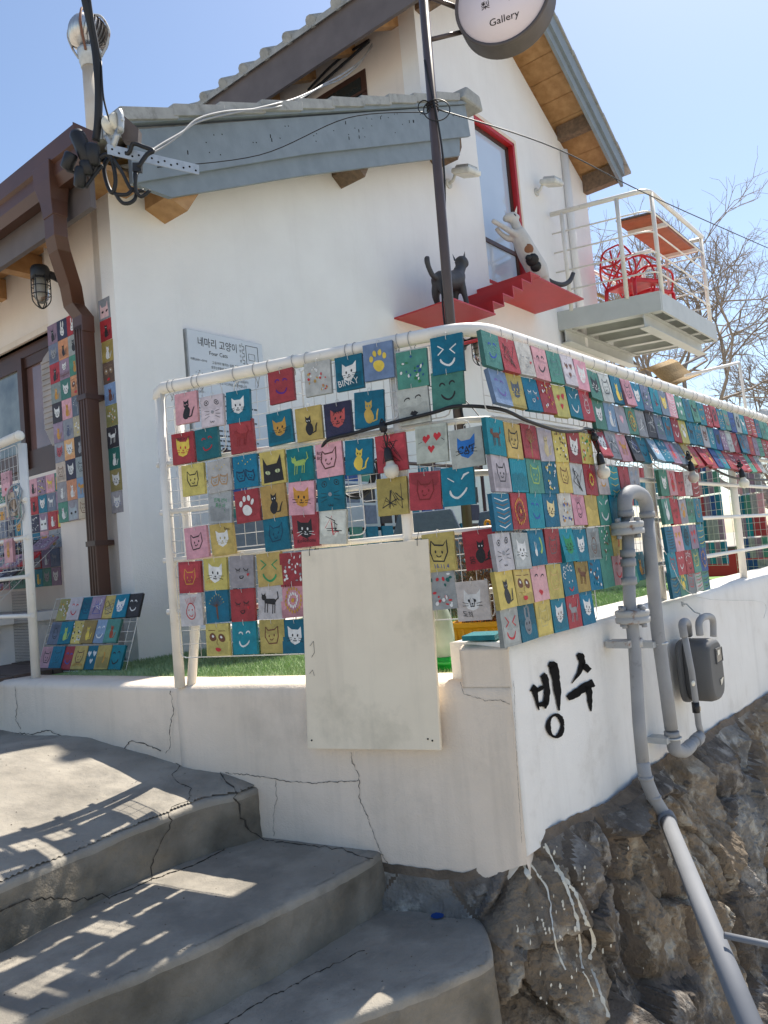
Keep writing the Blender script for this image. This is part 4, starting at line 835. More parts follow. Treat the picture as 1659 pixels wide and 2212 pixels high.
# ================================================================ GAS PIPES AND METER on the right face
def R3(x, y, o): return RI.hitp(x, y, o)
GP = thing('gas_pipe', 'thick grey gas pipe rising from the rock to a double flange and elbow', 'pipe')
def pt(pts, r, nm, par, m='pipe', n=14, sm=0): mb = MB(); mb.tube(pts, r, n, smooth=sm); return mb.build(nm, M[m], par)
oA = .10; tA = R3(1360, 1120, oA); bA = R3(1389, 1655, oA)
pt([R3(1355, 1105, oA), R3(1360, 1300, oA), R3(1371, 1400, oA), R3(1380, 1560, oA), R3(1389, 1650, oA)], .0235, 'riser', GP)
mb = MB(); e0 = R3(1352, 1110, oA); e1 = R3(1398, 1112, oA-.0); zt_ = R3(1370, 1066, oA)
mb.tube([e0, e0+V(0, 0, .045), e0*.85+e1*.15+V(0, 0, .078), e0*.5+e1*.5+V(0, 0, .090), e0*.15+e1*.85+V(0, 0, .078), e1+V(0, 0, .045), e1], .0285, 14, smooth=3); mb.build('elbow', M['pipe'], GP)
for q in (e0, e1): mb = MB(); mb.tube([q-V(0, 0, .012), q+V(0, 0, .012)], .0315, 14); mb.build('collar', M['pipe'], GP)
def flange(y, x, dz=.0):
    c = R3(x, y, oA); mb = MB(); mb.lathe(c, UZ, [(.030, -.028), (.062, -.026), (.064, -.022), (.064, -.006), (.060, -.003), (.060, .001), (.064, .003), (.064, .018), (.060, .022), (.030, .024)], 20)
    f = mb.build('flange', M['rust'], GP)
    for k in range(4):
        a = .6+k*1.571; q = c+V(math.cos(a)*.050, math.sin(a)*.050, 0); mb = MB(); mb.lathe(q, UZ, [(.010, -.042), (.010, -.028), (.005, -.027), (.005, .022), (.011, .023), (.011, .036), (.008, .038)], 6); mb.build('bolt', M['pipe'], f)
flange(1140, 1354); flange(1330, 1366)
for y, x in ((1215, 1357), (1255, 1359), (1195, 1356)): c = R3(x, y, oA); mb = MB(); mb.tube([c-V(0, 0, .014), c+V(0, 0, .014)], .029, 10); mb.build('collar', M['pipe'], GP)
c = R3(1372, 1388, oA); mb = MB(); mb.tube([c-V(0, 0, .016), c+V(0, 0, .016)], .027, 14); mb.obox(c-RI.n*.045-RI.u*.03, RI.u, RI.n, UZ, .035, .045, .013); mb.tube([c+RI.u*.03-V(0, 0, .002), c+RI.u*.075], .004, 6); mb.build('clamp', M['rust'], GP)
# second pipe: comes down beside it, turns through an elbow and rises to the meter
P2 = [e1, R3(1405, 1200, .095), R3(1420, 1360, .085), R3(1437, 1480, .08), R3(1450, 1575, .08)]
pt(P2, .0265, 'downpipe', GP)
l0 = R3(1451, 1585, .08); l1 = R3(1458, 1618, .08); l2 = R3(1478, 1622, .085); l3 = R3(1505, 1598, .09); l4 = R3(1513, 1588, .095)
pt([l0, (l0+l1)*.5, l1, l2, (l2+l3)*.5], .0275, 'elbow', GP, sm=4); pt([l2, l3, l4], .0225, 'elbow', GP)
for q, r in ((l0, .030), (l3, .0275)): mb = MB(); mb.tube([q-(l4-l2)*.12 if q is l3 else q-V(0, 0, .01), q+(l4-l2)*.12 if q is l3 else q+V(0, 0, .01)], r, 14); mb.build('collar', M['pipe'], GP)
for yy, xx in ((1395, 1424), (1600, 1453)): c = R3(xx, yy-6, .08); mb = MB(); mb.tube([c-V(0, 0, .004), c+V(0, 0, .004)], .036, 14); mb.obox(c-RI.n*.045-RI.u*.035, RI.u, RI.n, UZ, .03, .045, .012); mb.build('bracket', M['galv'], GP)
# lower large drain pipe: coupling and long diagonal run
DP_ = thing('drain_pipe', 'large pale grey drain pipe slanting down across the rock wall', 'pipe')
b0 = R3(1389, 1648, oA); b1 = R3(1395, 1680, oA+.01); b2 = R3(1412, 1722, .12); b3 = R3(1438, 1765, .14)
k = 1.0
pt([b0, b1, b2, b3], .0245, 'sleeve', DP_, sm=4)
far = ray(1655, 2300).normalized()*2.15; d_ = (far-b3).normalized(); pt([b3-d_*.0, b3+d_*.05], .034, 'coupling', DP_, 'bigpipe', 18); pt([b3+d_*.02, far], .0285, 'barrel', DP_, 'bigpipe', 20)
for q in (b1, b2): mb = MB(); mb.tube([q-V(0, 0, .006), q+V(0, 0, .006)], .0275, 14); mb.build('tape_band', M['pipe'], DP_)
hb = ray(1585, 2025); q0 = hb.normalized()*2.45; mb = MB(); mb.tube([q0-(ray(1800, 2075).normalized()*2.5-q0)*.1, ray(1800, 2070).normalized()*2.5], .009, 8); tag(mb.build('support_bar', M['bigpipe']), 'thin grey metal bar behind the slanting drain pipe', 'pipe')
# meter box
MT = thing('gas_meter', 'dark grey gas meter box with a small window on the white wall', 'gas meter'); mc = R3(1515, 1446, .10)
w2, h2, dp = .092, .135, .055; prof = []
def shell(nm, m, ax, w, h, d, off, par, n=8, pw=3.2, rows=((0, 1), (1, 1))):
    mb = MB(); vs = []; K = 28
    for o, sc_ in rows:
        for i in range(K):
            t = 6.2832*i/K; c_, s_ = math.cos(t), math.sin(t); x = w*sc_*math.copysign(abs(c_)**(2/pw), c_); z = h*sc_*math.copysign(abs(s_)**(2/pw), s_)
            if z > 0: z = h*sc_*math.copysign(abs(s_)**(2/(pw*2.2)), s_)
            vs.append(ax + RI.u*x + V(0, 0, z) + RI.n*(off+o*d))
    R_ = len(rows); fs = [(r*K+i, r*K+(i+1) % K, (r+1)*K+(i+1) % K, (r+1)*K+i) for r in range(R_-1) for i in range(K)] + [tuple(range((R_-1)*K, R_*K)), tuple(range(K))[::-1]]
    mb.add(vs, fs); mb.smooth = [True]*(len(fs)-2)+[False]*2; return mb.build(nm, m, par)
shell('cover', M['meter'], mc, w2, h2, .115, -.045, MT, rows=((0, .97), (.05, 1), (.75, 1), (.93, .95), (1, .86)))
shell('back_plate', M['meter'], mc-RI.u*.02-V(0, 0, .0), w2*1.08, h2*1.02, .02, -.065, MT, rows=((0, 1), (1, 1)))
def onm(u_, z_, o_=.052): return mc + RI.u*(u_*1.35+.005) + V(0, 0, z_) + RI.n*(o_+.0205)
mb = MB(); mb.prism([onm(-.012, .030), onm(.046, .034), onm(.046, .088), onm(-.010, .090)], RI.n*.002); mb.build('window', M['glassdark'], MT)
mb = MB(); mb.prism([onm(.0, .062, .055), onm(.022, .064, .055), onm(.024, .084, .055), onm(.002, .084, .055)], RI.n*.001); mb.build('dial_label', M['bulb'], MT)
mb = MB()
for P_ in ([(-.014, .026), (.050, .030), (.050, .034), (-.010, .030)], [(-.014, .026), (-.010, .030), (-.008, .090), (-.013, .094)], [(.046, .034), (.050, .030), (.050, .092), (.046, .088)], [(-.013, .094), (-.008, .090), (.046, .088), (.050, .092)]): mb.prism([onm(a, z, .051) for a, z in P_], RI.n*.005)
mb.build('window_frame', M['meter'], MT)
mb = MB(); mb.prism([onm(.006, -.045), onm(.036, -.042), onm(.022, -.062), onm(.010, -.070)], RI.n*.002); mb.build('torn_sticker', M['bulb'], MT)
MP = thing('meter_pipe', 'small grey pipes looping over the meter box', 'pipe')
pt([R3(1516, 1590, .09), R3(1509, 1565, .095), R3(1505, 1530, .10), R3(1494, 1450, .12), R3(1478, 1370, .125)], .0135, 'riser', MP); 
pt([R3(1478, 1375, .125), R3(1474, 1350, .125), R3(1478, 1343, .12), R3(1485, 1347, .09), R3(1488, 1370, .06)], .0165, 'elbow', MP, sm=4)
pt([R3(1512, 1372, .13), R3(1510, 1345, .13), R3(1520, 1333, .12), R3(1534, 1332, .08), R3(1540, 1342, .05), R3(1541, 1375, .04)], .0155, 'elbow', MP, sm=4)
c = R3(1503, 1528, .102); mb = MB(); mb.tube([c-V(0, 0, .022), c+V(0, 0, .022)], .016, 12); mb.build('valve', M['black'], MP); mb = MB(); mb.obox(c+RI.u*.022-V(0, 0, .012), RI.u, RI.n, UZ, .014, .008, .010); mb.build('handle', M['brass'], MP, bevel=.002)
c = R3(1494, 1475, .118)+RI.n*.010-RI.u*.010; mb = MB(); mb.lathe(c, RI.n*.8-RI.u*.3, [(0, 0), (.012, 0), (.012, .001), (0, .001)], 14); mb.build('sticker', M['bulb'], MP)
mb = MB(); q = R3(1474, 1305, .0); mb.tube([q, q+RI.n*.02, R3(1500, 1322, .05), R3(1512, 1326, .10), R3(1510, 1340, .12)], .003, 6); mb.tube([q-RI.n*.005, q+RI.n*.006], .012, 10); tag(mb.build('bracket', M['galv'], MP))
mb = MB(); mb.tube([RI.p(1.18, .0, .18), RI.p(1.32, .05, -.1), RI.p(1.6, .06, -.30), RI.hitp(1646, 1300, .02), RI.hitp(1650, 1335, .02)], .0016, 5, smooth=5); tag(mb.build('loose_string', M['wire']), 'thin loose white string hanging from the second post over the wall', 'string')
# ================================================================ HOUSE
HS = thing('white_house', 'white plastered house with grey roof fascias, red-framed window and tiled roofs', 'house')
def spoly(mb, F, pts, o0, o1, col=None): mb.prism([F.p(a, o0, z) for a, z in pts], F.n*(o1-o0), col)
# side (gable) wall with the window opening left out
RZ = lambda a: 5.32-.57*(a-4.98)
LZ = lambda a: 4.98+.60*(a-3.2)
def shed(a): return 2.36+.459*(a)            # top line of the low roof's verge board
ridge_a = 4.42
WA0, WA1, WZ0, WZ1 = 4.08, 4.86, 2.56, 4.24
mb = MB()
top = [(0, 2.30), (3.2, 3.60), (3.2, 4.93), (ridge_a, LZ(ridge_a)-.05), (6.67, RZ(6.67))]
outer = [(0, GZ-.1)] + [(6.67, GZ-.1), (6.67, RZ(6.67)), (ridge_a, LZ(ridge_a)-.05), (3.2, 4.93), (3.2, 3.70), (0, 2.25)]
# split round the window: left, right, below, above
spoly(mb, BS, [(0, GZ-.1), (WA0, GZ-.1), (WA0, LZ(WA0)-.05), (3.2, 4.93), (3.2, 3.70), (0, 2.25)], -.18, 0)
spoly(mb, BS, [(WA1, GZ-.1), (6.67, GZ-.1), (6.67, RZ(6.67)), (WA1, RZ(WA1))], -.18, 0)
spoly(mb, BS, [(WA0, GZ-.1), (WA1, GZ-.1), (WA1, WZ0), (WA0, WZ0)], -.18, 0)
spoly(mb, BS, [(WA0, WZ1), (WA1, WZ1), (WA1, RZ(WA1)), (ridge_a, LZ(ridge_a)-.05), (WA0, LZ(WA0)-.05)], -.18, 0)
mb.build('side_wall', M['plaster'], HS)
mb = MB(); mb.fbox(BS, -.012, .42, -.10, .022, GZ-.1, 2.28); mb.build('corner_pilaster', M['plaster'], HS)
# front wall: pier, recessed wall with window
mb = MB(); mb.fbox(BS, 0.0, .18, -.72, -.011, GZ-.1, 2.32); mb.build('pier', M['plaster_bounce'], HS)
OW0, OW1, OZ0, OZ1 = -.80, -3.4, .74, 1.62
mb = MB(); mb.fbox(BS, .12, .30, -4.6, -.72, 1.62, 2.42); mb.fbox(BS, .12, .30, -4.6, -.72, GZ-.1, .74); mb.fbox(BS, .12, .30, -.80, -.72, .74, 1.62); mb.fbox(BS, .12, .30, -4.6, -3.4, .74, 1.62); mb.build('front_wall', M['plaster_bounce'], HS)
WN = None
mb = MB()
for o0, o1, z0, z1 in ((-3.4, -.80, 1.55, 1.62), (-3.4, -.80, .74, .80), (-.87, -.80, .80, 1.55), (-3.4, -3.33, .80, 1.55)): mb.fbox(BS, .15, .21, o0, o1, z0, z1)
wf = mb.build('window', M['darkframe'], HS)
for o0, o1, dz in ((-1.42, -.87, 0.012), (-2.3, -1.36, -.01)):
    mb = MB(); a0, a1 = (.165+dz, .195+dz)
    for q in ((o0, o1, 1.48, 1.55), (o0, o1, .80, .92), (o0, o0+.06, .92, 1.48), (o1-.06, o1, .92, 1.48)): mb.fbox(BS, a0-.02, a1-.02, *q)
    mb.build('sash', M['darkframe'], wf)
    mb = MB(); mb.fbox(BS, a0-.004, a0+.004, o0+.06, o1-.06, .92, 1.48); mb.build('pane', M['glassgrey'] if o0 < -2 else mat('warm_glass', (.22, .13, .12), .08, (.14, .08, .07), 3, spec=.8), wf)
mb = MB(); mb.fbox(BS, .10, .22, -3.4, -.80, 1.62, 1.66); mb.build('lintel', M['plaster_dirty'], HS)
# louvred grey vent in front of the window edge
AC = thing('louvred_vent', 'upright pale grey louvred box beside the dark window frame', 'vent')
mb = MB(); spoly(mb, BF, [(.75, 1.47), (.86, 1.42), (.90, 1.38), (.90, .98), (.82, .86), (.75, .87)], -.11, -.03); mb.build('housing', mat('pale_grey_plastic', (.42, .37, .34), .55), AC, bevel=.006)
for i in range(13): mb = MB(); mb.fbox(BF, .775, .885, -.031, -.023, .97+i*.034, .985+i*.034); mb.build('louvre', M['floorlamp'] if False else bpy.data.materials['pale_grey_plastic'], AC)
# main body: upper storey left wall and back parts
mb = MB(); mb.fbox(BS, 3.2, 3.38, -6, -.18, 2.9, 5.2); mb.build('upper_wall', M['plaster_bounce'], HS)
mb = MB(); mb.fbox(BS, 3.19, 3.205, -2.7, -.60, 3.0, 4.60); uw = mb.build('upper_window', M['darkframe'], HS)
mb = MB(); mb.fbox(BS, 3.184, 3.19, -2.6, -.66, 3.1, 4.54); mb.build('pane', M['glassdark'], uw)
mb = MB(); mb.fbox(BS, 3.178, 3.186, -2.7, -.6, 4.38, 4.405); mb.build('transom', M['darkframe'], uw)
mb = MB(); mb.fbox(BS, 6.49, 6.67, -6, -.18, GZ, 4.36); mb.fbox(BS, .3, 6.5, -6, -5.8, GZ, 4.3); mb.build('rear_wall', M['plaster'], HS)
# ---- low roof over the front
LO = .30
mb = MB(); s0 = [(-.30, shed(-.30)+.03), (3.55, shed(3.55)+.03)]
spoly(mb, BS, [(-.30, shed(-.3)-.02), (3.2, shed(3.2)-.02), (3.2, shed(3.2)+.03), (-.30, shed(-.3)+.03)], -6, .26); mb.build('low_roof', M['tile'], HS)
def fascia(pts_top, pts_bot, o0, o1, nm, m='greywood'): mb = MB(); spoly(mb, BS, pts_top+pts_bot[::-1], o0, o1); return mb.build(nm, M[m], HS)
fascia([(-.04, shed(-.04)), (1.3, shed(1.3)), (3.42, shed(3.42)-.005)], [(-.04, shed(-.04)-.285), (1.3, shed(1.3)-.255), (3.46, shed(3.46)-.29)], .272, .302, 'verge_board')
fascia([(-.02, shed(0)-.20), (1.3, shed(1.3)-.2), (3.34, shed(3.34)-.20)], [(-.02, shed(0)-.285), (.22, 2.075), (1.26, shed(1.26)-.385), (3.30, shed(3.30)-.44)], .240, .270, 'lower_verge_board')
mb = MB(); spoly(mb, BS, [(-.06, shed(0)), (3.44, shed(3.44)), (3.44, shed(3.44)+.028), (-.06, shed(0)+.028)], .20, .325); mb.build('verge_cap', M['greywood'], HS)
# nail marks and cracks on the boards
for k in range(44):
    a = random.uniform(.1, 3.4); z = shed(a)-random.uniform(.03, .2); l = random.choice([.003, .003, .02]); mb = MB(); mb.fbox(BS, a-.003, a+.003, .3022, .3035, z-l, z+.003); mb.build('nail_mark', M['ink'], HS)
# verge tiles, each lapping the next
n = 10
for i in range(n):
    a0 = -.12+i*.335; a1 = a0+.375; dz = .012; z0, z1 = shed(a0)+.028, shed(a1)+.028
    mb = MB(); P = [(a0, z0+dz+.004), (a1, z1-.002), (a1, z1+.062), (a0, z0+dz+.075)]
    spoly(mb, BS, P, .10, .345+.004*(i % 2)); P2 = [(a0, z0-.05), (a0+.3, shed(a0+.3)-.02), (a1-.03, z1+.01), (a0, z0+.02)]
    o = mb.build('roof_tile', M['tile'], HS, bevel=.008)
for i in range(11):        # field tiles behind, curved across
    a0 = -.12+i*.335
    for j in range(7):
        mb = MB(); o1 = .10-j*.30; vs = []; 
        for q in range(6):
            t = q/5; oo_ = o1-.30*t; hz = .035*math.sin(t*math.pi*1.0)
            for a, dzz in ((a0, .03), (a0+.37, .0)): vs.append(BS.p(a, oo_, shed(a)+.03+hz+dzz))
            for a, dzz in ((a0, .01), (a0+.37, -.02)): vs.append(BS.p(a, oo_, shed(a)+.03+hz+dzz))
        fs = []
        for q in range(5): b = q*4; fs += [(b, b+1, b+5, b+4), (b+2, b+6, b+7, b+3), (b, b+4, b+6, b+2), (b+1, b+3, b+7, b+5)]
        fs += [(0, 2, 3, 1), (20, 21, 23, 22)]; mb.add(vs, fs); mb.build('roof_tile', M['tile'], HS)
mb = MB(); mb.box8([BS.p(a, o, z) for a, o, z in ((3.30, -.1, 3.93), (3.62, -.1, 3.93), (3.64, .36, 3.93), (3.30, .36, 3.93), (3.36, -.1, 4.08), (3.56, -.1, 4.08), (3.60, .36, 4.06), (3.38, .36, 4.06))]); mb.build('roof_tile', M['tile'], HS, bevel=.02)
# soffit and purlin ends under the verge
mb = MB(); spoly(mb, BS, [(.0, shed(0)-.08), (3.4, shed(3.4)-.08), (3.4, shed(3.4)-.05), (0, shed(0)-.05)], .0, .24); mb.build('soffit', M['soffit'], HS)
for a in (.30, 1.95, 3.28):
    w_ = .12 if a > 1 else .16; z = shed(a)-.38; mb = MB(); spoly(mb, BS, [(a-w_*.5, shed(a-w_)-.33), (a+w_*.3, z-.09+.02), (a+w_, shed(a+w_)-.36), (a+w_, shed(a+w_)-.10), (a-w_*.5, shed(a-w_)-.1)], .001, .238); mb.build('purlin', M['beam' if a > 1 else 'soffit'], HS)
# front eave: fascia, gutter, downspout
mb = MB(); mb.fbox(BS, -.27, -.24, -6, .268, 1.87, 2.16); mb.build('eave_board', M['brownfascia'], HS)
mb = MB(); mb.fbox(BS, -.24, .1, -6, .23, 2.12, 2.15); mb.build('eave_soffit', M['soffit'], HS)
for i in range(12):
    o = .05-.5*i; mb = MB(); mb.fbox(BS, -.235, .12, o-.60, o-.52, 1.98, 2.115); mb.build('rafter', M['soffit'], HS)
GT = thing('gutter', 'brown metal eaves gutter with a square downspout at the left corner', 'gutter')
mb = MB(); G = [(-.275, 2.20), (-.275, 2.02), (-.35, 2.00), (-.372, 2.05), (-.372, 2.11), (-.39, 2.12), (-.39, 2.21), (-.378, 2.21), (-.378, 2.13), (-.36, 2.12), (-.36, 2.06), (-.345, 2.015), (-.285, 2.03), (-.285, 2.20)]
mb.prism([BS.p(a, .36, z) for a, z in G], BS.n*-6.3); mb.build('trough', M['gutter'], GT)
mb = MB(); mb.prism([BS.p(a, .362, z) for a, z in [(-.27, 2.21), (-.27, 2.0), (-.35, 1.99), (-.395, 2.1), (-.395, 2.215)]], BS.n*.004); mb.build('end_cap', M['gutter'], GT)
def rtube(secs, nm, m, par):     # rectangular tube through (centre, half a, half o)
    mb = MB(); vs = []
    for (a, o, z, ha, ho) in secs:
        for i, j in ((-1, -1), (1, -1), (1, 1), (-1, 1)): vs.append(BS.p(a+i*ha, o+j*ho, z))
    n = len(secs); fs = [(r*4+i, r*4+(i+1) % 4, (r+1)*4+(i+1) % 4, (r+1)*4+i) for r in range(n-1) for i in range(4)] + [(3, 2, 1, 0), tuple(range(4*n-4, 4*n))]
    mb.add(vs, fs); return mb.build(nm, M[m], par, bevel=.003)
DSO = -.20; DSA = -.075
rtube([(-.345, .045, 2.13, .055, .085), (-.345, .045, 2.04, .055, .08), (-.345, .055, 1.94, .045, .055), (-.345, .06, 1.86, .04, .05)], 'hopper', 'gutter', GT)
rtube([(-.345, .06, 1.87, .036, .048), (-.34, .05, 1.76, .036, .048), (-.31, .02, 1.70, .037, .048), (-.17, -.14, 1.60, .037, .05), (-.10, -.24, 1.54, .037, .05), (DSA, DSO, 1.47, .037, .05), (DSA, DSO, 1.38, .037, .05)], 'offset_bend', 'gutter', GT)
rtube([(DSA, DSO, 1.42, .037, .044), (DSA, DSO, GZ+.30, .037, .044)], 'downspout', 'gutter', GT)
for i in range(3): mb = MB(); mb.fbox(BS, DSA-.0415, DSA-.039, DSO-.032+i*.026, DSO-.026+i*.026, GZ+.32, 1.40); mb.build('rib', M['gutter'], GT)
for z in (1.02, .22): mb = MB(); mb.fbox(BS, DSA-.043, DSA+.07, DSO-.048, DSO+.048, z-.014, z+.014); mb.build('strap', M['darkframe'], GT)
# ---- upper roof: eave on the left, gable verges
UO = .45; E0 = 2.74
utop = lambda a: 4.86+.62*(a-E0); rtop = lambda a: 5.49-.62*(a-5.14); RA = (5.49+.62*5.14-4.86+.62*E0)/1.24
mb = MB(); spoly(mb, BS, [(E0, utop(E0)-.03), (RA, utop(RA)-.03), (RA, utop(RA)+.02), (E0, utop(E0)+.02)], -6, UO-.06); spoly(mb, BS, [(RA, rtop(RA)-.03), (6.72, rtop(6.72)-.03), (6.72, rtop(6.72)+.02), (RA, rtop(RA)+.02)], -6, UO-.06); mb.build('upper_roof', M['tile'], HS)
mb = MB(); mb.fbox(BS, E0-.02, E0+.012, -6, UO-.03, 4.50, 4.86); mb.build('upper_eave_board', M['brownfascia'], HS)
def verge(f, a0, a1, nm):
    m1 = (f(a0), f(a1))
    fascia([(a0, f(a0)+.02), (a1, f(a1)+.02)], [(a0, f(a0)-.17), (a1, f(a1)-.17)], UO, UO+.03, nm); fascia([(a0+.02, f(a0+.02)-.08), (a1-.0, f(a1)-.08)], [(a0+.02, f(a0+.02)-.29), (a1, f(a1)-.29)], UO-.035, UO-.001, nm)
verge(utop, E0-.02, RA, 'left_verge_board'); verge(rtop, RA, 6.72, 'right_verge_board')
for i in range(7): a0 = RA+.02+i*.345; mb = MB(); spoly(mb, BS, [(a0, rtop(a0)+.035), (a0+.36, rtop(a0+.36)+.022), (a0+.36, rtop(a0+.36)+.05), (a0, rtop(a0)+.07)], UO-.3, UO+.05); mb.build('roof_tile', M['tile'], HS)
for i in range(17):     # eave tiles: half-round covers between flat pans along the left eave
    o = UO+.02-i*.31; mb = MB(); mb.tube([BS.p(E0-.07, o, 4.885), BS.p(E0+.5, o, 4.885+.35)], .055, 10); mb.build('roof_tile', M['tile'], HS)
    mb = MB(); mb.box8([BS.p(a, o-.005-q, z) for z, dz in ((0, 0),) for a, q, z in ((E0-.055, 0, 4.84), (E0+.5, 0, 5.18), (E0+.5, .305, 5.18), (E0-.055, .305, 4.84), (E0-.055, 0, 4.90), (E0+.5, 0, 5.24), (E0+.5, .305, 5.24), (E0-.055, .305, 4.90))]); mb.build('roof_tile', M['tile'], HS)
for i in range(9): o = -.18-.52*i; mb = MB(); mb.box8([BS.p(a, oo_, z) for a, oo_, z in ((E0+.02, o-.08, 4.56), (3.2, o-.08, 4.80), (3.2, o, 4.80), (E0+.02, o, 4.56), (E0+.02, o-.08, 4.70), (3.2, o-.08, 4.98), (3.2, o, 4.98), (E0+.02, o, 4.70))]); mb.build('rafter', M['soffit'], HS)
mb = MB(); spoly(mb, BS, [(E0, 4.80), (3.2, 5.08), (3.2, 5.10), (E0, 4.82)], -6, .0); mb.build('eave_soffit', M['soffit'], HS)
# planked soffit under the right verge
k = 0; a = RA
while a < 6.68:
    a1 = a+.215; mb = MB(); spoly(mb, BS, [(a+.010, rtop(a)-.075), (a1-.006, rtop(a1)-.075), (a1-.003, rtop(a1)-.05), (a+.004, rtop(a)-.05)], -.15, UO-.04); mb.build('soffit_plank', M['soffit'], HS); a = a1
a = RA
while a > E0+.1: a1 = a-.215; mb = MB(); spoly(mb, BS, [(a1+.004, utop(a1)-.075), (a-.003, utop(a)-.075), (a-.003, utop(a)-.05), (a1+.004, utop(a1)-.05)], .001, UO-.04); mb.build('soffit_plank', M['soffit'], HS); a = a1
for a, z0, z1 in ((5.98, -.26, -.10), (6.58, -.33, -.12), (3.22, 0, 0)):
    f = rtop if a > 5 else utop
    if a < 5: z0, z1 = -.30, -.10
    mb = MB(); mb.fbox(BS, a, a+.11, .001, UO-.045, f(a)+z0, f(a)+z1); mb.build('purlin', M['beam'], HS)
mb = MB(); mb.fbox(BS, 6.73, 6.80, UO-.12, UO+.02, 4.50, 4.60); mb.fbox(BS, 6.72, 6.78, -6, UO-.12, 4.46, 4.56); mb.build('upper_gutter', M['darkframe'], HS)
mb = MB(); mb.tube([BS.p(6.05, .035, RZ(6.05)-.12), BS.p(6.05, .035, 2.2)], .045, 10); mb.build('downpipe', M['plaster'], HS)
# red-framed window
mb = MB(); t = .034
for q in ((WA0, WA1, WZ1-t, WZ1), (WA0, WA1, WZ0, WZ0+t), (WA1-t, WA1, WZ0, WZ1)): mb.fbox(BS, q[0], q[1], -.14, .006, q[2], q[3])
rw = mb.build('red_window', M['red'], HS)
mb = MB()
for q in ((WA0+.02, WA1-t, WZ1-t-.035, WZ1-t), (WA1-t-.045, WA1-t, WZ0+t, WZ1-t), (WA0+.02, WA1-t-.04, 3.02, 3.06)): mb.fbox(BS, q[0], q[1], -.09, -.05, q[2], q[3])
mb.build('inner_frame', M['darkframe'], rw)
mb = MB(); mb.fbox(BS, WA0+.02, WA1-t-.045, -.075, -.068, WZ0+t, WZ1-t-.035); mb.build('pane', M['glassblue'], rw)
mb = MB(); mb.fbox(BS, WA1, WA1+.035, .0, .012, WZ0-.1, WZ1+.035); mb.fbox(BS, WA0-.02, WA1, .0, .012, WZ1, WZ1+.035); mb.build('trim', M['beam'] if False else M['plaster_dirty'], rw)
# ---- flood lamps, wall lamps
def flood(a, z, label):
    t = thing('flood_lamp', label, 'lamp', 'white flood lamps on the gable wall')
    mb = MB(); mb.tube([BS.p(a, 0, z-.05), BS.p(a, .05, z-.04), BS.p(a+.01, .08, z+.02)], .014, 8, smooth=3); mb.tube([BS.p(a, .0, z-.05), BS.p(a, .015, z-.05)], .045, 12); mb.build('bracket', M['floorlamp'], t)
    c = BS.p(a+.05, .17, z+.01); k = (UZ+BS.n*.30-BS.u*.10).normalized(); u = (BS.u-k*BS.u.dot(k)).normalized(); nn = k.cross(u); mb = MB(); mb.obox(c, u, nn, k, .105, .10, .026); mb.build('housing', M['floorlamp'], t, bevel=.018)
    mb = MB(); mb.obox(c+k*.03, u, nn, k, .08, .07, .012)
    for q in range(9): mb.obox(c+k*.044+u*(-.072+.018*q), u, nn, k, .003, .065, .008)
    mb.build('heat_sink', M['galv'], t); mb = MB(); mb.obox(c-k*.027, u, nn, k, .085, .08, .002); mb.build('lens', M['bulb'], t)
flood(3.50, 3.40, 'white flood lamp on the gable wall just right of the brown pole'); flood(5.28, 3.90, 'white flood lamp on the gable wall right of the red window')
def cagelamp(base, nrm, label, sc=1.0):
    t = thing('wall_lamp', label, 'wall lamp'); s = nrm.cross(UZ).normalized(); mb = MB()
    mb.lathe(base, nrm, [(.0, 0), (.052*sc, 0), (.052*sc, .008), (.03*sc, .022), (.022*sc, .05*sc), (.0, .05*sc)], 16); mb.build('wall_plate', M['black'], t)
    c = base+nrm*.135*sc; mb = MB(); mb.tube([base+nrm*.03, c+UZ*.012], .022*sc, 10); mb.lathe(c+UZ*.0, UZ, [(.046*sc, -.03*sc), (.050*sc, -.02*sc), (.050*sc, .022*sc), (.043*sc, .038*sc), (.015*sc, .043*sc), (.0, .043*sc)], 18); mb.build('hood', M['black'], t)
    mb = MB(); mb.lathe(c, -UZ, [(.038*sc, .02*sc), (.039*sc, .12*sc), (.034*sc, .145*sc), (.018*sc, .165*sc), (.001, .17*sc)], 18); g = mb.build('glass', M['lampglass'], t)
    g.data.materials.clear(); gm = bpy.data.materials.get('thin_glass') or mat('thin_glass', (.85, .83, .8), .03, trans=.9); g.data.materials.append(gm)
    mb = MB(); mb.lathe(c, -UZ, [(.012*sc, .03), (.022*sc, .06*sc), (.022*sc, .10*sc), (.010*sc, .125*sc), (.001, .13*sc)], 12); mb.build('bulb', M['bulb'], t)
    mb = MB()
    for i in range(6):
        a = i*math.pi/3; d = s*math.cos(a)+nrm*math.sin(a); mb.tube([c+d*.047*sc-UZ*.02*sc, c+d*.048*sc-UZ*.13*sc, c+d*.038*sc-UZ*.165*sc, c+d*.015*sc-UZ*.19*sc, c-UZ*.195*sc], .0032*sc, 5, smooth=3)
    for zz_ in (.035, .075, .12): mb.tube([c+s*(.049*sc*math.cos(q))+nrm*(.049*sc*math.sin(q))-UZ*zz_*sc for q in np.linspace(0, 6.2832, 19)], .003*sc, 5, cap=False)
    mb.build('cage', M['black'], t)
cagelamp(BS.p(0, -.51, 1.80), BF.n, 'black caged wall lamp on the pier left of the downspout', 1.05)
cagelamp(BS.p(3.48, 0, 1.86), BS.n, 'black caged wall lamp below the red shelf behind the railing', 1.2)
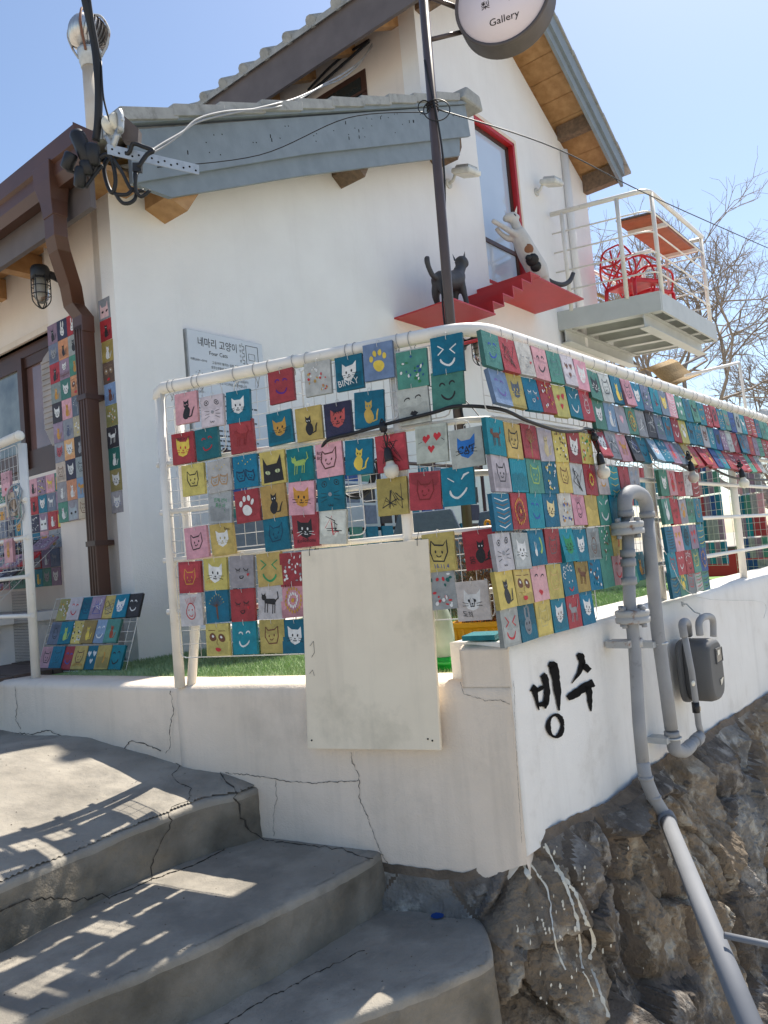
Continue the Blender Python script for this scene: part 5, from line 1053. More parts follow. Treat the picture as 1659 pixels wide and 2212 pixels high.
# ---- information sign on the side wall
IS = thing('information_sign', 'pale grey Korean information sign about four cats on the side wall', 'sign')
SGP = M['signplate'] = mat('sign_plate', (.66, .69, .73), .4, (.62, .65, .69), 4)
mb = MB(); mb.fbox(BS, .44, 1.02, .005, .035, .55, 1.44); mb.build('plate', SGP, IS); 
mb = MB(); mb.fbox(BS, .434, .4395, .0, .03, .55, 1.442); mb.fbox(BS, .434, 1.02, .0, .03, 1.4405, 1.444); mb.build('edge_trim', M['galv'], IS)
def flat_text(F, body, a, z, size, o, par, m='ink', name='text', xs=1.0, flip=False):
    vs, fs = text_tris(body, size, xs); mb = MB(); mb.add([F.p(a+x, o, z+y) for x, y in vs], fs); return mb.build(name, M[m], par, fixn=False)
flat_text(BS, '네마리 고양이', .66, 1.375, .062, .0362, IS, xs=.85); flat_text(BS, 'Four Cats', .66, 1.318, .035, .0362, IS)
lines = ['고등어라 불리는 검정 줄무늬 코숏', '생후2개월에 아파트 주차장에서 발견', '한때 가출했다 동네에서 놀다 돌아온', '추억들이 담긴 집에 돌아온 다음부터', '의젓하고 너그러운 묘인이랍니다']
flat_text(BS, '래롱(2001~2014)', .51, 1.265, .017, .0362, IS); flat_text(BS, '초롱(2003~', .50, 1.075, .017, .0362, IS)
for i, l in enumerate(lines): flat_text(BS, l, .74, 1.262-.030*i, .019, .0362, IS)
mb = MB()      # the remaining small print is too blurred to read: word-sized dashes
for z0, n_ in ((1.065, 6), (.85, 8)):
    for i in range(n_):
        a = .62
        while a < .84 + .04*(i % 3): l = random.uniform(.012, .034); mb.fbox(BS, a, a+l, .0361, .0365, z0-.03*i-.005, z0-.03*i+.005); a += l+.008
mb.build('small_print', M['meter'], IS)['kind'] = 'stuff'
mb = MB()
for z0 in (1.145, .97, .79): 
    for k in range(60): x, y = random.gauss(.51, .018), random.gauss(z0, .022); mb.fbox(BS, x, x+.005, .0361, .0366, y, y+.004)
mb.build('cat_picture', M['meter'], IS)['kind'] = 'stuff'
mb = MB()
for q in ((.88, .98, 1.41, 1.413), (.88, .98, 1.29, 1.293), (.88, .883, 1.29, 1.41), (.977, .98, 1.29, 1.41), (.90, .95, 1.36, 1.362), (.90, .95, 1.32, 1.322), (.90, .902, 1.32, 1.36), (.95, .952, 1.32, 1.362)): mb.fbox(BS, q[0], q[1], .0361, .0366, q[2], q[3])
for i in range(6): mb.fbox(BS, .85, .866, .0361, .0366, 1.29+.022*i, 1.293+.022*i); mb.fbox(BS, .85 if i % 2 else .864, .852 if i % 2 else .866, .0361, .0366, 1.29+.022*i, 1.312+.022*i)
mb.build('map', M['ink'], IS)
for i, l in enumerate('한양도성'): flat_text(BS, l, .835, 1.40-.032*i, .019, .0362, IS)
# ---- red cat shelves with little stairs
SH = thing('cat_shelf', 'red wall shelves joined by small zigzag steps for the cat statues', 'shelf')
mb = MB(); mb.fbox(BS, 2.50, 3.12, .001, .57, 1.90, 1.912); mb.build('lower_plate', M['red'], SH); mb = MB(); mb.fbox(BS, 4.00, 4.96, .001, .55, 2.423, 2.436); mb.build('upper_plate', M['red'], SH)
for i in range(5):
    a = 3.10+.18*i; z = 1.912+.1045*i; mb = MB(); mb.fbox(BS, a, a+.010, .001, .565, z-.006, z+.1045); mb.build('riser', M['red'], SH); mb = MB(); mb.fbox(BS, a+.010, a+.19, .001, .565, z+.0945, z+.1045); mb.build('tread', M['red'], SH)
# ---- cat statues: overlapping lofts remeshed into one continuous body
def body(lofts, name, m, par, vox=.010, sm=5):
    mb = MB()
    for pts, rs in lofts: mb.tube(pts, rs, 12, smooth=5)
    o = mb.build(name, m, par); r = o.modifiers.new('remesh', 'REMESH'); r.mode = 'VOXEL'; r.voxel_size = vox; r.use_smooth_shade = True
    s = o.modifiers.new('smooth', 'SMOOTH'); s.iterations = sm; s.factor = .5; return o
def ear(mb, b, t, w_, d): mb.add([b-d*w_, b+d*w_, b+(t-b).cross(d).normalized()*w_*.5, t], [(0, 1, 3), (1, 2, 3), (2, 0, 3), (0, 2, 1)])
CG = thing('cat_statue', 'dark grey cat statue standing on the lower red shelf behind the pole', 'statue')
def L(a, o, z): return BS.p(2.66+a*.86, .30+o*.9, 1.912+z*.88)
legs = [([L(.10, .05, .0), L(.12, .06, .10), L(.07, .05, .20), L(.12, .02, .30)], [.022, .022, .035, .06]), ([L(.14, -.07, .0), L(.15, -.07, .10), L(.10, -.05, .2), L(.13, -.02, .3)], [.022, .022, .035, .06]),
        ([L(.47, .05, .0), L(.47, .05, .12), L(.45, .04, .25), L(.42, .02, .36)], [.022, .020, .026, .05]), ([L(.41, -.06, .0), L(.42, -.06, .12), L(.43, -.04, .25), L(.41, -.02, .36)], [.022, .02, .026, .05])]
for a, o in ((.10, .05), (.14, -.07), (.47, .05), (.41, -.06)): legs.append(([L(a-.01, o, .012), L(a+.04, o, .012)], [.02, .016]))
lo = legs + [([L(.05, 0, .30), L(.12, 0, .31), L(.25, 0, .335), L(.38, 0, .38), L(.46, 0, .45)], [.05, .082, .078, .082, .055]), ([L(.42, 0, .42), L(.48, .0, .50), L(.50, .01, .54)], [.06, .048, .045]),
             ([L(.46, .01, .56), L(.51, .01, .575), L(.56, .01, .565), L(.585, .01, .555)], [.045, .056, .042, .024]), ([L(.06, 0, .32), L(.0, 0, .33), L(-.05, 0, .39), L(-.07, 0, .45), L(-.06, 0, .49)], [.028, .022, .022, .024, .022])]
body(lo, 'body', M['catgrey'], CG); mb = MB(); ear(mb, L(.47, -.035, .60), L(.455, -.05, .665), .022, BS.u); ear(mb, L(.50, .045, .60), L(.51, .055, .67), .022, BS.u); mb.build('ear', M['catgrey'], CG)
CM = mat('calico', (.62, .60, .56), .55, (.55, .53, .49), 12, bump=.3)
CC = thing('cat_statue', 'calico cat statue on the upper red shelf reaching up to the window', 'statue')
def K(a, o, z): return BS.p(4.14+a, .05+o, 2.436+z*.96)
lo = [([K(.32, .22, .01), K(.34, .22, .08), K(.42, .20, .16), K(.40, .18, .26)], [.03, .028, .055, .075]), ([K(.46, .30, .01), K(.47, .30, .08), K(.52, .26, .15), K(.44, .24, .25)], [.03, .028, .05, .075]),
      ([K(.27, .22, .012), K(.34, .22, .015)], [.02, .024]), ([K(.40, .30, .012), K(.47, .30, .015)], [.02, .024]),
      ([K(.46, .24, .20), K(.42, .22, .30), K(.33, .19, .44), K(.25, .17, .58), K(.21, .16, .68)], [.08, .108, .103, .088, .062]), ([K(.23, .17, .62), K(.20, .15, .74), K(.185, .14, .78)], [.055, .045, .045]),
      ([K(.23, .16, .79), K(.18, .13, .81), K(.13, .10, .80), K(.10, .08, .785)], [.045, .056, .042, .022]),
      ([K(.24, .19, .60), K(.14, .15, .63), K(.05, .08, .70), K(-.04, .03, .75)], [.05, .032, .026, .024]), ([K(.22, .13, .62), K(.16, .08, .60), K(.10, .03, .66), K(.06, .01, .71)], [.045, .03, .024, .024])]
o = body(lo, 'body', CM, CC); mb = MB(); ear(mb, K(.19, .17, .85), K(.19, .19, .915), .024, BS.u); ear(mb, K(.15, .09, .85), K(.14, .075, .91), .024, BS.u); mb.build('ear', CM, CC)
mb = MB(); mb.tube([K(.45, .26, .22), K(.55, .30, .17), K(.68, .35, .16), K(.80, .38, .22), K(.86, .40, .31)], [.030, .026, .024, .024, .022], 10, smooth=5); mb.build('tail', M['catgrey'], CC)
# black and rust patches lie just over the body
def patch(c, r, m): 
    mb = MB(); n = len(c); mb.lathe(c[0], (c[1]-c[0]).normalized(), [(r, -.02), (r*1.0, .0), (r*.7, .012), (.001, .016)], 12); mb.build('fur_patch', m, CC)
RU = mat('rust_fur', (.30, .13, .06), .6); BFm = M['catgrey']
vd = (V(0, 0, 0)-K(.3, .3, .5)).normalized()
for (a, o, z, rx, m_, rb) in ((.31, .20, .49, .055, RU, .098), (.36, .21, .39, .065, M['black'], .106), (.40, .22, .33, .055, M['black'], .108), (.24, .17, .60, .035, RU, .075), (.19, .14, .82, .03, M['black'], .052), (.30, .20, .40, .03, M['black'], .09), (.43, .22, .28, .03, RU, .09)):
    c = K(a, o, z); mb = MB(); q = c+vd*(rb-.012); mb.lathe(q, vd, [(rx, -.012), (rx*.95, .003), (rx*.6, .010), (.001, .013)], 12); mb.build('fur_patch', m_, CC)
# ---- balcony of white steel on the right
BC = thing('balcony', 'white steel balcony with tubular railing projecting from the gable wall', 'balcony')
KX = V(0, 0, 0)
def Bp(a, o, z): return BS.p(a+.27*o, o, z)      # the platform is slightly skewed to the wall
def bbox(a0, a1, o0, o1, z0, z1, nm, m='lightgreysteel', par=BC, bev=0): mb = MB(); mb.box8([Bp(a, o, z) for z in (z0, z1) for a, o in ((a0, o0), (a1, o0), (a1, o1), (a0, o1))]); return mb.build(nm, M[m], par, bevel=bev)
BZ = 2.552
bbox(5.52, 7.45, .002, 1.02, BZ-.03, BZ-.004, 'deck_plate'); bbox(5.49, 5.52, .002, 1.04, BZ-.21, BZ, 'edge_plate'); bbox(5.52, 7.45, 1.02, 1.045, BZ-.21, BZ, 'edge_plate'); bbox(7.45, 7.475, -.6, 1.045, BZ-.21, BZ, 'edge_plate'); bbox(6.70, 7.45, -.6, .0, BZ-.03, BZ-.004, 'deck_plate')
def ibeam(p0, p1, h, wd, nm):
    d = (p1-p0).normalized(); s = d.cross(UZ).normalized(); mb = MB(); c = (p0+p1)*.5; L_ = (p1-p0).length/2
    mb.obox(c, d, s, UZ, L_, .005, h/2-.008); mb.obox(c+UZ*(h/2-.004), d, s, UZ, L_, wd/2, .004); mb.obox(c-UZ*(h/2-.004), d, s, UZ, L_, wd/2, .004); return mb.build(nm, M['lightgreysteel'], BC)
for a in (5.62, 6.05, 6.50, 6.95, 7.38): ibeam(Bp(a, .03, BZ-.115), Bp(a, 1.0, BZ-.115), .16, .09, 'joist')
ibeam(Bp(5.50, .86, BZ-.28), Bp(7.46, .86, BZ-.28), .15, .11, 'girder'); ibeam(Bp(5.5, .06, BZ-.28), Bp(7.46, .06, BZ-.28), .15, .11, 'girder')
RB_ = [Bp(5.50, .02, BZ+1.10), Bp(5.50, .90, BZ+1.10)]
c0, c1, c2 = Bp(5.50, .90, 0), Bp(5.50, 1.03, 0), Bp(5.63, 1.03, 0)
bend = [c0*(1-t)**2+c1*2*t*(1-t)+c2*t*t for t in (.25, .5, .75, 1)]
def brail(z, r, nm, ext=.0): mb = MB(); mb.tube([Bp(5.50, .03, z), c0+V(0, 0, z)] + [b+V(0, 0, z) for b in bend] + [Bp(7.36, 1.03, z), Bp(7.44, .98, z), Bp(7.44, .2, z)], r, 10); mb.build(nm, M['whitesteel'], BC)
brail(BZ+1.10, .026, 'top_rail')
for z in (.22, .44, .66, .88): brail(BZ+z, .009, 'rail')
for a, o in ((5.5, .15), (5.5, .72), (5.60, 1.03), (7.42, 1.0), (7.44, .3)): mb = MB(); mb.tube([Bp(a, o, BZ-.02), Bp(a, o, BZ+1.10)], .023, 10); mb.build('post', M['whitesteel'], BC)
for z in (.5, .78): mb = MB(); mb.tube([Bp(6.67, -.05, BZ+z), Bp(7.44, -.05, BZ+z)], .02, 6); mb.build('rear_rail', M['reed' if z < .6 else 'whitesteel'], BC)
TB = thing('bar_table', 'narrow reddish wooden bar table fixed to the balcony railing', 'table'); 
mb = MB(); mb.box8([Bp(a, o, z) for z in (BZ+.93, BZ+.965) for a, o in ((5.85, .60), (7.40, .60), (7.40, .95), (5.85, .95))]); mb.build('tabletop', mat('red_brown_board', (.42, .12, .05), .5, (.34, .09, .04), 12), TB)
mb = MB(); mb.box8([Bp(a, o, z) for z in (BZ+.966, BZ+.985) for a, o in ((5.83, .58), (7.42, .58), (7.42, .97), (5.83, .97))]); mb.build('edge', M['signrim'], TB)
for a in (6.1, 7.2): mb = MB(); mb.box8([Bp(q, o, z) for z in (BZ+.89, BZ+.93) for q, o in ((a, .60), (a+.05, .60), (a+.05, 1.0), (a, 1.0))]); mb.build('bracket', M['whitesteel'], TB)
mb = MB(); mb.tube([Bp(7.2, .65, BZ), Bp(7.2, .65, BZ+.9)], .018, 8); mb.build('leg', M['whitesteel'], TB)
def chair(a, o, label, rot=0):
    t = thing('plastic_chair', label, 'chair', 'red plastic armchairs on the balcony'); 
    fu = (BS.u*math.cos(rot)+BS.n*math.sin(rot)); fs_ = UZ.cross(fu)
    def q(x, y, z): return Bp(a, o, BZ)+fu*x+fs_*y+V(0, 0, z)
    mb = MB(); mb.box8([q(x, y, z) for x, y, z in ((-.22, -.21, .40), (.24, -.23, .42), (.24, .23, .42), (-.22, .21, .40), (-.22, -.21, .455), (.24, -.23, .47), (.24, .23, .47), (-.22, .21, .455))]); mb.build('seat', M['redplastic'], t, bevel=.02)
    for x, y in ((-.23, -.21), (-.23, .21), (.22, -.22), (.22, .22)): mb = MB(); mb.tube([q(x*1.15, y*1.12, 0), q(x*1.05, y*1.05, .22), q(x*.95, y, .43)], [.016, .02, .028], 8, smooth=3); mb.build('leg', M['redplastic'], t)
    mb = MB()
    for y0, y1 in ((-.2, .12), (.2, -.12), (0, 0.02)): mb.tube([q(-.22, y0, .45), q(-.26, (y0*.6+y1*.4), .60), q(-.30, y1, .78), q(-.30, y1*1.3, .84)], .011, 6, smooth=5)
    mb.tube([q(-.20, -.22, .44), q(-.24, -.26, .62), q(-.29, -.16, .83), q(-.31, 0, .86), q(-.29, .16, .83), q(-.24, .26, .62), q(-.20, .22, .44)], .012, 6, smooth=5)
    mb.tube([q(.18, -.23, .45), q(.14, -.28, .64), q(-.10, -.29, .68), q(-.27, -.2, .70), q(-.29, 0, .66), q(-.27, .2, .70), q(-.10, .29, .68), q(.14, .28, .64), q(.18, .23, .45)], .014, 6, smooth=5)
    mb.tube([q(-.27, -.2, .70), q(-.28, .05, .50), q(-.24, .15, .45)], .011, 6, smooth=4); mb.tube([q(-.27, .2, .70), q(-.28, -.05, .55), q(-.24, -.12, .45)], .011, 6, smooth=4); mb.build('backrest', M['redplastic'], t); return t
chair(6.58, .44, 'red lattice-backed plastic chair nearest the railing corner on the balcony', .35); chair(7.12, .42, 'red lattice-backed plastic chair at the back of the balcony', .2)
# ================================================================ POLE WITH ROUND SIGN
PB = V(.392, 3.734, 0); PT = ray(915, 0); PT = PT*(3.70/PT.y)
SP = thing('sign_pole', 'tall dark brown metal pole behind the railing carrying the round sign', 'pole')
mb = MB(); dirp = (PT-V(.392, 3.734, GZ)).normalized(); mb.tube([V(.392, 3.734, GZ), V(.392, 3.734, GZ)+dirp*3.9], .0245, 14); mb.build('shaft', M['pole'], SP)
sf = azv(204); sr = UZ.cross(sf); scn = ray(1084, -8)*(3.60/ray(1084, -8).y); c = scn
su = (UZ*1.0).normalized(); mb = MB(); mb.tube([V(.392, 3.734, GZ)+dirp*(c.z-.12-GZ)/dirp.z, c-(sf.cross(UZ)*-1)*.225-sf*.06-UZ*.06], .012, 8); mb.tube([V(.392, 3.734, GZ)+dirp*(c.z+.12-GZ)/dirp.z, c-(sf.cross(UZ)*-1)*.225-sf*.06+UZ*.06], .012, 8); mb.build('bracket', M['pole'], SP)
SG = thing('round_sign', 'round lit-box gallery sign with pink white face and dark ribbed rim', 'sign')
mb = MB(); mb.lathe(c, sf, [(.0, -.12), (.238, -.12), (.242, -.115)] + [(.242-(.0015 if i % 2 else 0), -.11+.01*i) for i in range(11)] + [(.242, .0), (.240, .004), (.226, .004), (.226, -.004), (.0, -.004)], 56); mb.build('rim', M['signrim'], SG)
mb = MB(); mb.lathe(c, sf, [(.0, -.003), (.2255, -.003), (.2255, .0), (.0, .001)], 48); mb.build('face', M['signface'], SG)
def stext(body, x, y, size, rot=0.0, xs=1.0):
    vs, fs = text_tris(body, size, xs); cr, sr_ = math.cos(rot), math.sin(rot); mb = MB(); mb.add([c + sr*(x+a*cr-b*sr_) + UZ*(y+a*sr_+b*cr) + sf*.0022 for a, b in vs], fs); mb.build('text', M['ink'], SG, fixn=False)
sr = sf.cross(UZ)*-1
stext('Gallery', .0, -.115, .052); stext('梨', -.085, -.018, .045); stext('花', .045, -.018, .045); stext('이화', -.01, .085, .17)
# cable wound down the pole
mb = MB(); P = []
for i in range(46):
    t = i/45; z = 2.45-t*2.2; b = V(.392, 3.734, GZ)+dirp*((z-GZ)/dirp.z); a = 3.9+t*9.5; P.append(b+V(math.cos(a), math.sin(a), 0)*.031)
mb.tube(P, .0052, 5); tag(mb.build('wound_cable', M['blackcable']), 'black cable wound down the brown sign pole', 'cable')
kz = 2.20; kb = V(.392, 3.734, GZ)+dirp*((kz-GZ)/dirp.z)
mb = MB()
for i in range(3): mb.tube([kb+V(math.cos(a)*.028, math.sin(a)*.028, .015*i+.002*a) for a in np.linspace(0, 6.5, 14)], .004, 5)
mb.tube([kb+V(-.03, -.02, .02)] + [kb+V(.015, -.03, -.02)+V(.065*math.cos(a), -.01, .055*math.sin(a)) for a in np.linspace(2.6, 9.0, 20)], .003, 5, smooth=2); mb.tube([kb+V(-.045, -.03, .0)+V(.03*math.cos(a), -.01, .035*math.sin(a)) for a in np.linspace(0, 8.0, 20)], .003, 5)
tag(mb.build('cable_knot', M['blackcable']), 'knot and loops of thin black cable tied round the pole', 'cable')
def wirea(pts, r, label, m='blackcable', sm=8, nm='wire', n=5): mb = MB(); mb.tube(pts, r, n, smooth=sm); return tag(mb.build(nm, M[m]), label, 'wire')
def atd(x, y, d): r = ray(x, y); return r*(d/r.y)
ek = BS.hitp(560, 665/1.0, .45); jb = atd(565, 645, 1)
J = BS.p(.0, .36, 2.15)      # junction at the eave corner
wirea([atd(333, 362, 4.0), atd(560, 335, 3.95), atd(750, 255, 3.85), kb+V(-.05, 0, 0)], .0028, 'thin black wire from the eave bracket to the knot on the pole')
wirea([kb+V(.02, -.03, -.01), atd(1200, 320, 4.6), atd(1410, 425, 5.6), atd(1680, 545, 7.5)], .004, 'thin black wire sloping from the pole over the balcony to the right')
# two white-grey cables sweeping along the low roof up under the upper eave
CBP = [(322, 330, .44), (352, 312, .42), (390, 288, .40), (425, 262, .38), (482, 246, .37), (548, 236, .37), (600, 226, .36), (640, 214, .25), (700, 184, 0.0), (740, 165, -.25), (780, 132, -.45), (808, 90, -.5)]
for k_, lb in enumerate(('pale twisted cable sweeping up from the bracket to the upper eave', 'second pale cable twisted beside the first above the low roof')):
    P = [BS.hitp(x, y + (5 if k_ else -3)*math.sin(i*1.15+.6), o) for i, (x, y, o) in enumerate(CBP)]
    wirea(P, .0065, lb, 'greycable')
wirea([BS.p(3.17, -3.0, 4.05), BS.p(3.1, -2.0, 4.5), BS.p(3.1, -1.2, 4.62), BS.p(3.16, -.5, 4.80)], .014, 'black cable running under the upper eave above the dark window', nm='eave_cable')
wirea([BS.p(3.15, -1.3, 4.70), BS.p(3.15, -.9, 4.80), BS.p(3.17, -.5, 4.82)], .012, 'short black cable at the top under the upper eave', nm='eave_cable')
# ---- electrical gear on the eave corner
def zo(u, v, d): return atd(u/1.659/1.8228, v/1.659/1.8228, d*.895 if d < 4.2 else d)
ES = thing('service_bracket', 'galvanised perforated bracket with white insulator at the eave corner', 'electric fitting')
a_, b_ = zo(700, 975, 3.80), zo(1300, 1110, 4.05); dd_ = (b_-a_); dn = dd_.normalized(); ku = (UZ-dn*UZ.dot(dn)).normalized(); ks = dn.cross(ku)
mb = MB(); mb.obox((a_+b_)/2, dn, ks, ku, dd_.length/2, .0025, .024); mb.obox((a_+b_)/2+ku*.024-ks*.022, dn, ks, ku, dd_.length/2, .022, .0025); ab = mb.build('angle_iron', M['galv'], ES)
for i in range(14): q = a_+dd_*(.05+.07*i)+ku*(-.008 if i % 2 else .004); mb = MB(); mb.lathe(q, ks if ks.y < 0 else -ks, [(.0, .0026), (.0052, .0026), (.0052, .0034), (0, .0034)], 8); mb.build('hole', M['ink'], ab)
ic = zo(735, 810, 3.82); ax_ = (RT*.9+FW*-.5+UP*.1).normalized(); mb = MB(); mb.lathe(ic-ax_*.035, ax_, [(.0, 0), (.035, 0), (.041, .008), (.041, .018), (.024, .026), (.022, .040), (.024, .052), (.041, .058), (.041, .066), (.033, .074), (0, .074)], 22); mb.build('insulator', M['bulb'], ES)
mb = MB()
for sgn, d0 in ((1, .050), (-1, -.046)):
    c_ = ic+ax_*d0; mb.tube([c_+UP*.045-RT*.01, c_+UP*.02, c_-UP*.05, c_*.5+(ic-UP*.095+ax_*d0*.5)*.5, ic-UP*.11], [.017]*5, 4, smooth=3)
mb.tube([ic-ax_*.06, ic+ax_*.07], .009, 8); mb.build('clevis', M['galv'], ES)
mb = MB(); P_ = [zo(750, 735, 3.86), zo(770, 720, 3.86), zo(905, 840, 3.86), zo(900, 925, 3.86), zo(800, 915, 3.86)]; mb.prism(P_, FW*.05); mb.build('steel_plate', M['signrim'], ES)
mb = MB(); mb.tube([zo(545, -60, 3.72), zo(570, 60, 3.74), zo(610, 240, 3.78), zo(632, 400, 3.80), zo(645, 600, 3.82), zo(640, 800, 3.84), zo(625, 920, 3.86)], .019, 8, smooth=5); mb.tube([zo(575, -60, 3.72), zo(605, 150, 3.75), zo(650, 390, 3.8)], .009, 6, smooth=4); mb.tube([zo(660, 400, 3.8), zo(672, 600, 3.8), zo(690, 700, 3.8), zo(720, 800, 3.8)], .005, 5, smooth=4)
tag(mb.build('service_cable', M['blackcable']), 'thick black overhead service cable dropping to the eave corner', 'cable')
JB = thing('cable_joints', 'cluster of black cable joint covers hanging below the gutter corner', 'electric fitting')
for u0, v0, u1, v1, r in ((495, 860, 590, 1080, .036), (470, 1000, 430, 1110, .030), (600, 940, 610, 1090, .034), (530, 1090, 520, 1230, .028), (560, 1050, 570, 1150, .03)):
    mb = MB(); p0_, p1_ = zo(u0, v0, 3.78), zo(u1, v1, 3.80); mb.tube([p0_, p0_*.9+p1_*.1, p0_*.1+p1_*.9, p1_], [r*.75, r, r*.95, r*.6], 10); mb.build('joint_cover', M['black'], JB)
mb = MB()
for P_ in ([(630, 1040), (700, 1010), (735, 1060), (755, 1180), (735, 1260), (700, 1200), (680, 1090), (715, 1020)], [(740, 1040), (800, 1130), (860, 1240), (940, 1245)], [(750, 1260), (800, 1325), (860, 1320), (890, 1270), (880, 1140), (905, 1130)],
           [(905, 1090), (960, 1010), (1000, 985), (940, 960), (870, 940), (840, 1000), (750, 1030)], [(890, 1130), (885, 1230), (920, 1285), (980, 1245)], [(640, 1060), (600, 1140), (500, 1130), (440, 1110)], [(560, 1225), (620, 1140), (670, 1080)], [(760, 1270), (830, 1270), (870, 1230)]):
    mb.tube([zo(u, v, 3.80+.01*i) for i, (u, v) in enumerate(P_)], .0105 if len(P_) > 6 else .0085, 6, smooth=4)
mb.build('cable', M['blackcable'], JB); mb = MB(); q = zo(898, 1097, 3.84); mb.obox(q, RT, UP, FW, .020, .020, .012); mb.build('clamp_block', M['black'], JB)
# ---- turbine vent on the roof
TV = thing('roof_turbine_vent', 'stainless steel turbine ventilator on a tall pale pipe above the roof', 'vent'); VS = .46; vb = zo(625, 905, 5.2); vt = zo(590, 390, 5.2); x0 = V((vb.x+vt.x)/2, vb.y, 0)
xb = V(vb.x, vb.y, vb.z-.3); ax2 = (vt-vb).normalized(); mb = MB(); mb.tube([vb-ax2*.3, vt], .127*VS, 20); mb.build('stack', mat('cream_pipe', (.62, .56, .47), .5, (.50, .38, .26), 3), TV)
mb = MB(); mb.lathe(vt-ax2*.03, ax2, [(a*VS, b*VS) for a, b in [(.13, -.08), (.145, -.075), (.150, .0), (.165, .01), (.170, .12), (.185, .15), (.185, .19), (.17, .20), (0, .2)]], 24); mb.build('collar', M['galv'], TV)
tc_ = vt+ax2*.42*VS; side = ax2.cross(V(1, 0, 0)).normalized(); s2_ = ax2.cross(side)
mb = MB(); mb.lathe(tc_, ax2, [(a*VS, b*VS) for a, b in [(.10, -.24), (.14, -.22), (.24, -.04), (.25, .05), (.20, .17), (.08, .235), (0, .24)]], 24); mb.build('core', M['signrim'], TV)
for i in range(30):
    a0 = i*6.2832/30; vs = []
    for j in range(9):
        t = j/8; h = -.25+.49*t; r = .285*math.sin(math.acos(max(-1, min(1, (t-.46)*1.75))))**.8+.015 if 0 < t < 1 else .13; a1 = a0+.5*t
        for da, dr in ((0, 0), (.17, -.03)): vs.append(tc_+(ax2*h+(side*math.cos(a1+da)+s2_*math.sin(a1+da))*(r+dr))*VS)
    mb = MB(); mb.add(vs, [(2*j, 2*j+1, 2*j+3, 2*j+2) for j in range(8)], None, True); mb.build('vane', M['steel'], TV, fixn=False)
mb = MB(); mb.lathe(tc_, ax2, [(a*VS, b*VS) for a, b in [(.16, .20), (.15, .235), (.05, .255), (0, .256)]], 20); mb.build('cap', M['steel'], TV)
for sgn in (-1, 0, 1):
    d = (s2_*sgn if sgn else -V(0, 1, 0)); d = (d-ax2*d.dot(ax2)).normalized(); mb = MB(); mb.tube([vt+(d*.175+ax2*.04)*VS, vt+(d*.26+ax2*.20)*VS, tc_+(d*.315+ax2*.02)*VS, tc_+(d*.20+ax2*.26)*VS, tc_+ax2*.285*VS], .009, 6, smooth=5); mb.build('arm', mat('rusty_arm', (.22, .10, .06), .7) if sgn == 0 else bpy.data.materials['rusty_grey_flange'], TV)
# ================================================================ LEFT DISPLAY
lp = random.Random(21); DKB = ['slate', 'purple', 'teal', 'orange', 'grey', 'navy', 'crimson', 'olive', 'pink', 'cream', 'blue', 'green']
PIER = [[('purple', 'sitcat', BK, WH), ('navy', 'rabbit', WH, BK), ('crimson', 'rabbit', WH, BK)], [('slate', 'cathead', GY, BK), ('orange', 'sitcat', BK, YL), ('grey', 'sitcat', BK, WH)], [('crimson', 'sitcat', BK, WH), ('purple', 'fence', WH, BR), ('green', 'sitcat', (.5, .25, .05), BK)],
        [('grey', 'sitcat', OR, WH), ('green', 'cathead', WH, BK), ('orange', 'eyes', BR, YL)], [('black', 'cathead', WH, BK), ('pink', 'sitcat', OR, BK), ('slate', 'tree', GY, WH)], [('purple', 'sitcat', OR, YL), ('grey', 'sitcat', (.1, .12, .2), WH), ('cream', 'splot', YL, WH)],
        [('grey', 'cathead', (.45, .08, .1), BK), ('orange', 'cathead', WH, BK), ('black', 'sitcat', GY, WH)], [('cream', 'catout', BR, RD), ('navy', 'cathead', WH, BK), ('grey', 'catout', BK, RD)], [('grey', 'sitcat', WH, BK), ('orange', 'sitcat', WH, RD), ('blue', 'walkcat', OR, BK)], [('green', 'sitcat', WH, RD), ('grey', 'bighead', (.4, .45, .48), BK), ('cream', 'catout', BR, BK)]]
CN = ['left', 'middle', 'right']
for r, row in enumerate(PIER):
    for c_, (bgc, mo, a, b) in enumerate(row):
        q = BS.p(-.013, -.655+c_*.113, 1.505-r*.1185)
        board(q, -BF.u, UZ, bgc, mo, a, b, f"{bgc} board with {MD[mo]}, {ORD[r+1]} down, {CN[c_]} column, wall pier", 'painted boards on the wall pier', cw=.112, ch=.1175, hook=False, roll=random.gauss(0, .006))
STRIP = [('grey', 'bighead', (.75, .5, .5), BK), ('crimson', 'sitcat', BK, WH), ('ochre', 'sitcat', WH, PK), ('brown', 'eyes', (.3, .2, .12), WH), ('blue', 'sitcat', (.15, .06, .04), RD), ('olive', 'splot', WH, OR), ('black', 'walkcat', WH, BK), ('green', 'sitcat', WH, YL), ('olive', 'cathead', WH, BK), ('grey', 'cathead', WH, BL)]
for r, (bgc, mo, a, b) in enumerate(STRIP):
    board(BS.p(-.013, -.085+.002*(r % 3), 1.50-r*.1185), -BF.u, UZ, (.02, .16, .12) if mo == 'sitcat' and bgc == 'green' else bgc, mo, a, b, f"{bgc} board with {MD[mo]}, {ORD[r+1]} down in the strip right of the downspout", 'painted boards beside the downspout', cw=.112, ch=.1175, hook=False, roll=random.gauss(0, .01))
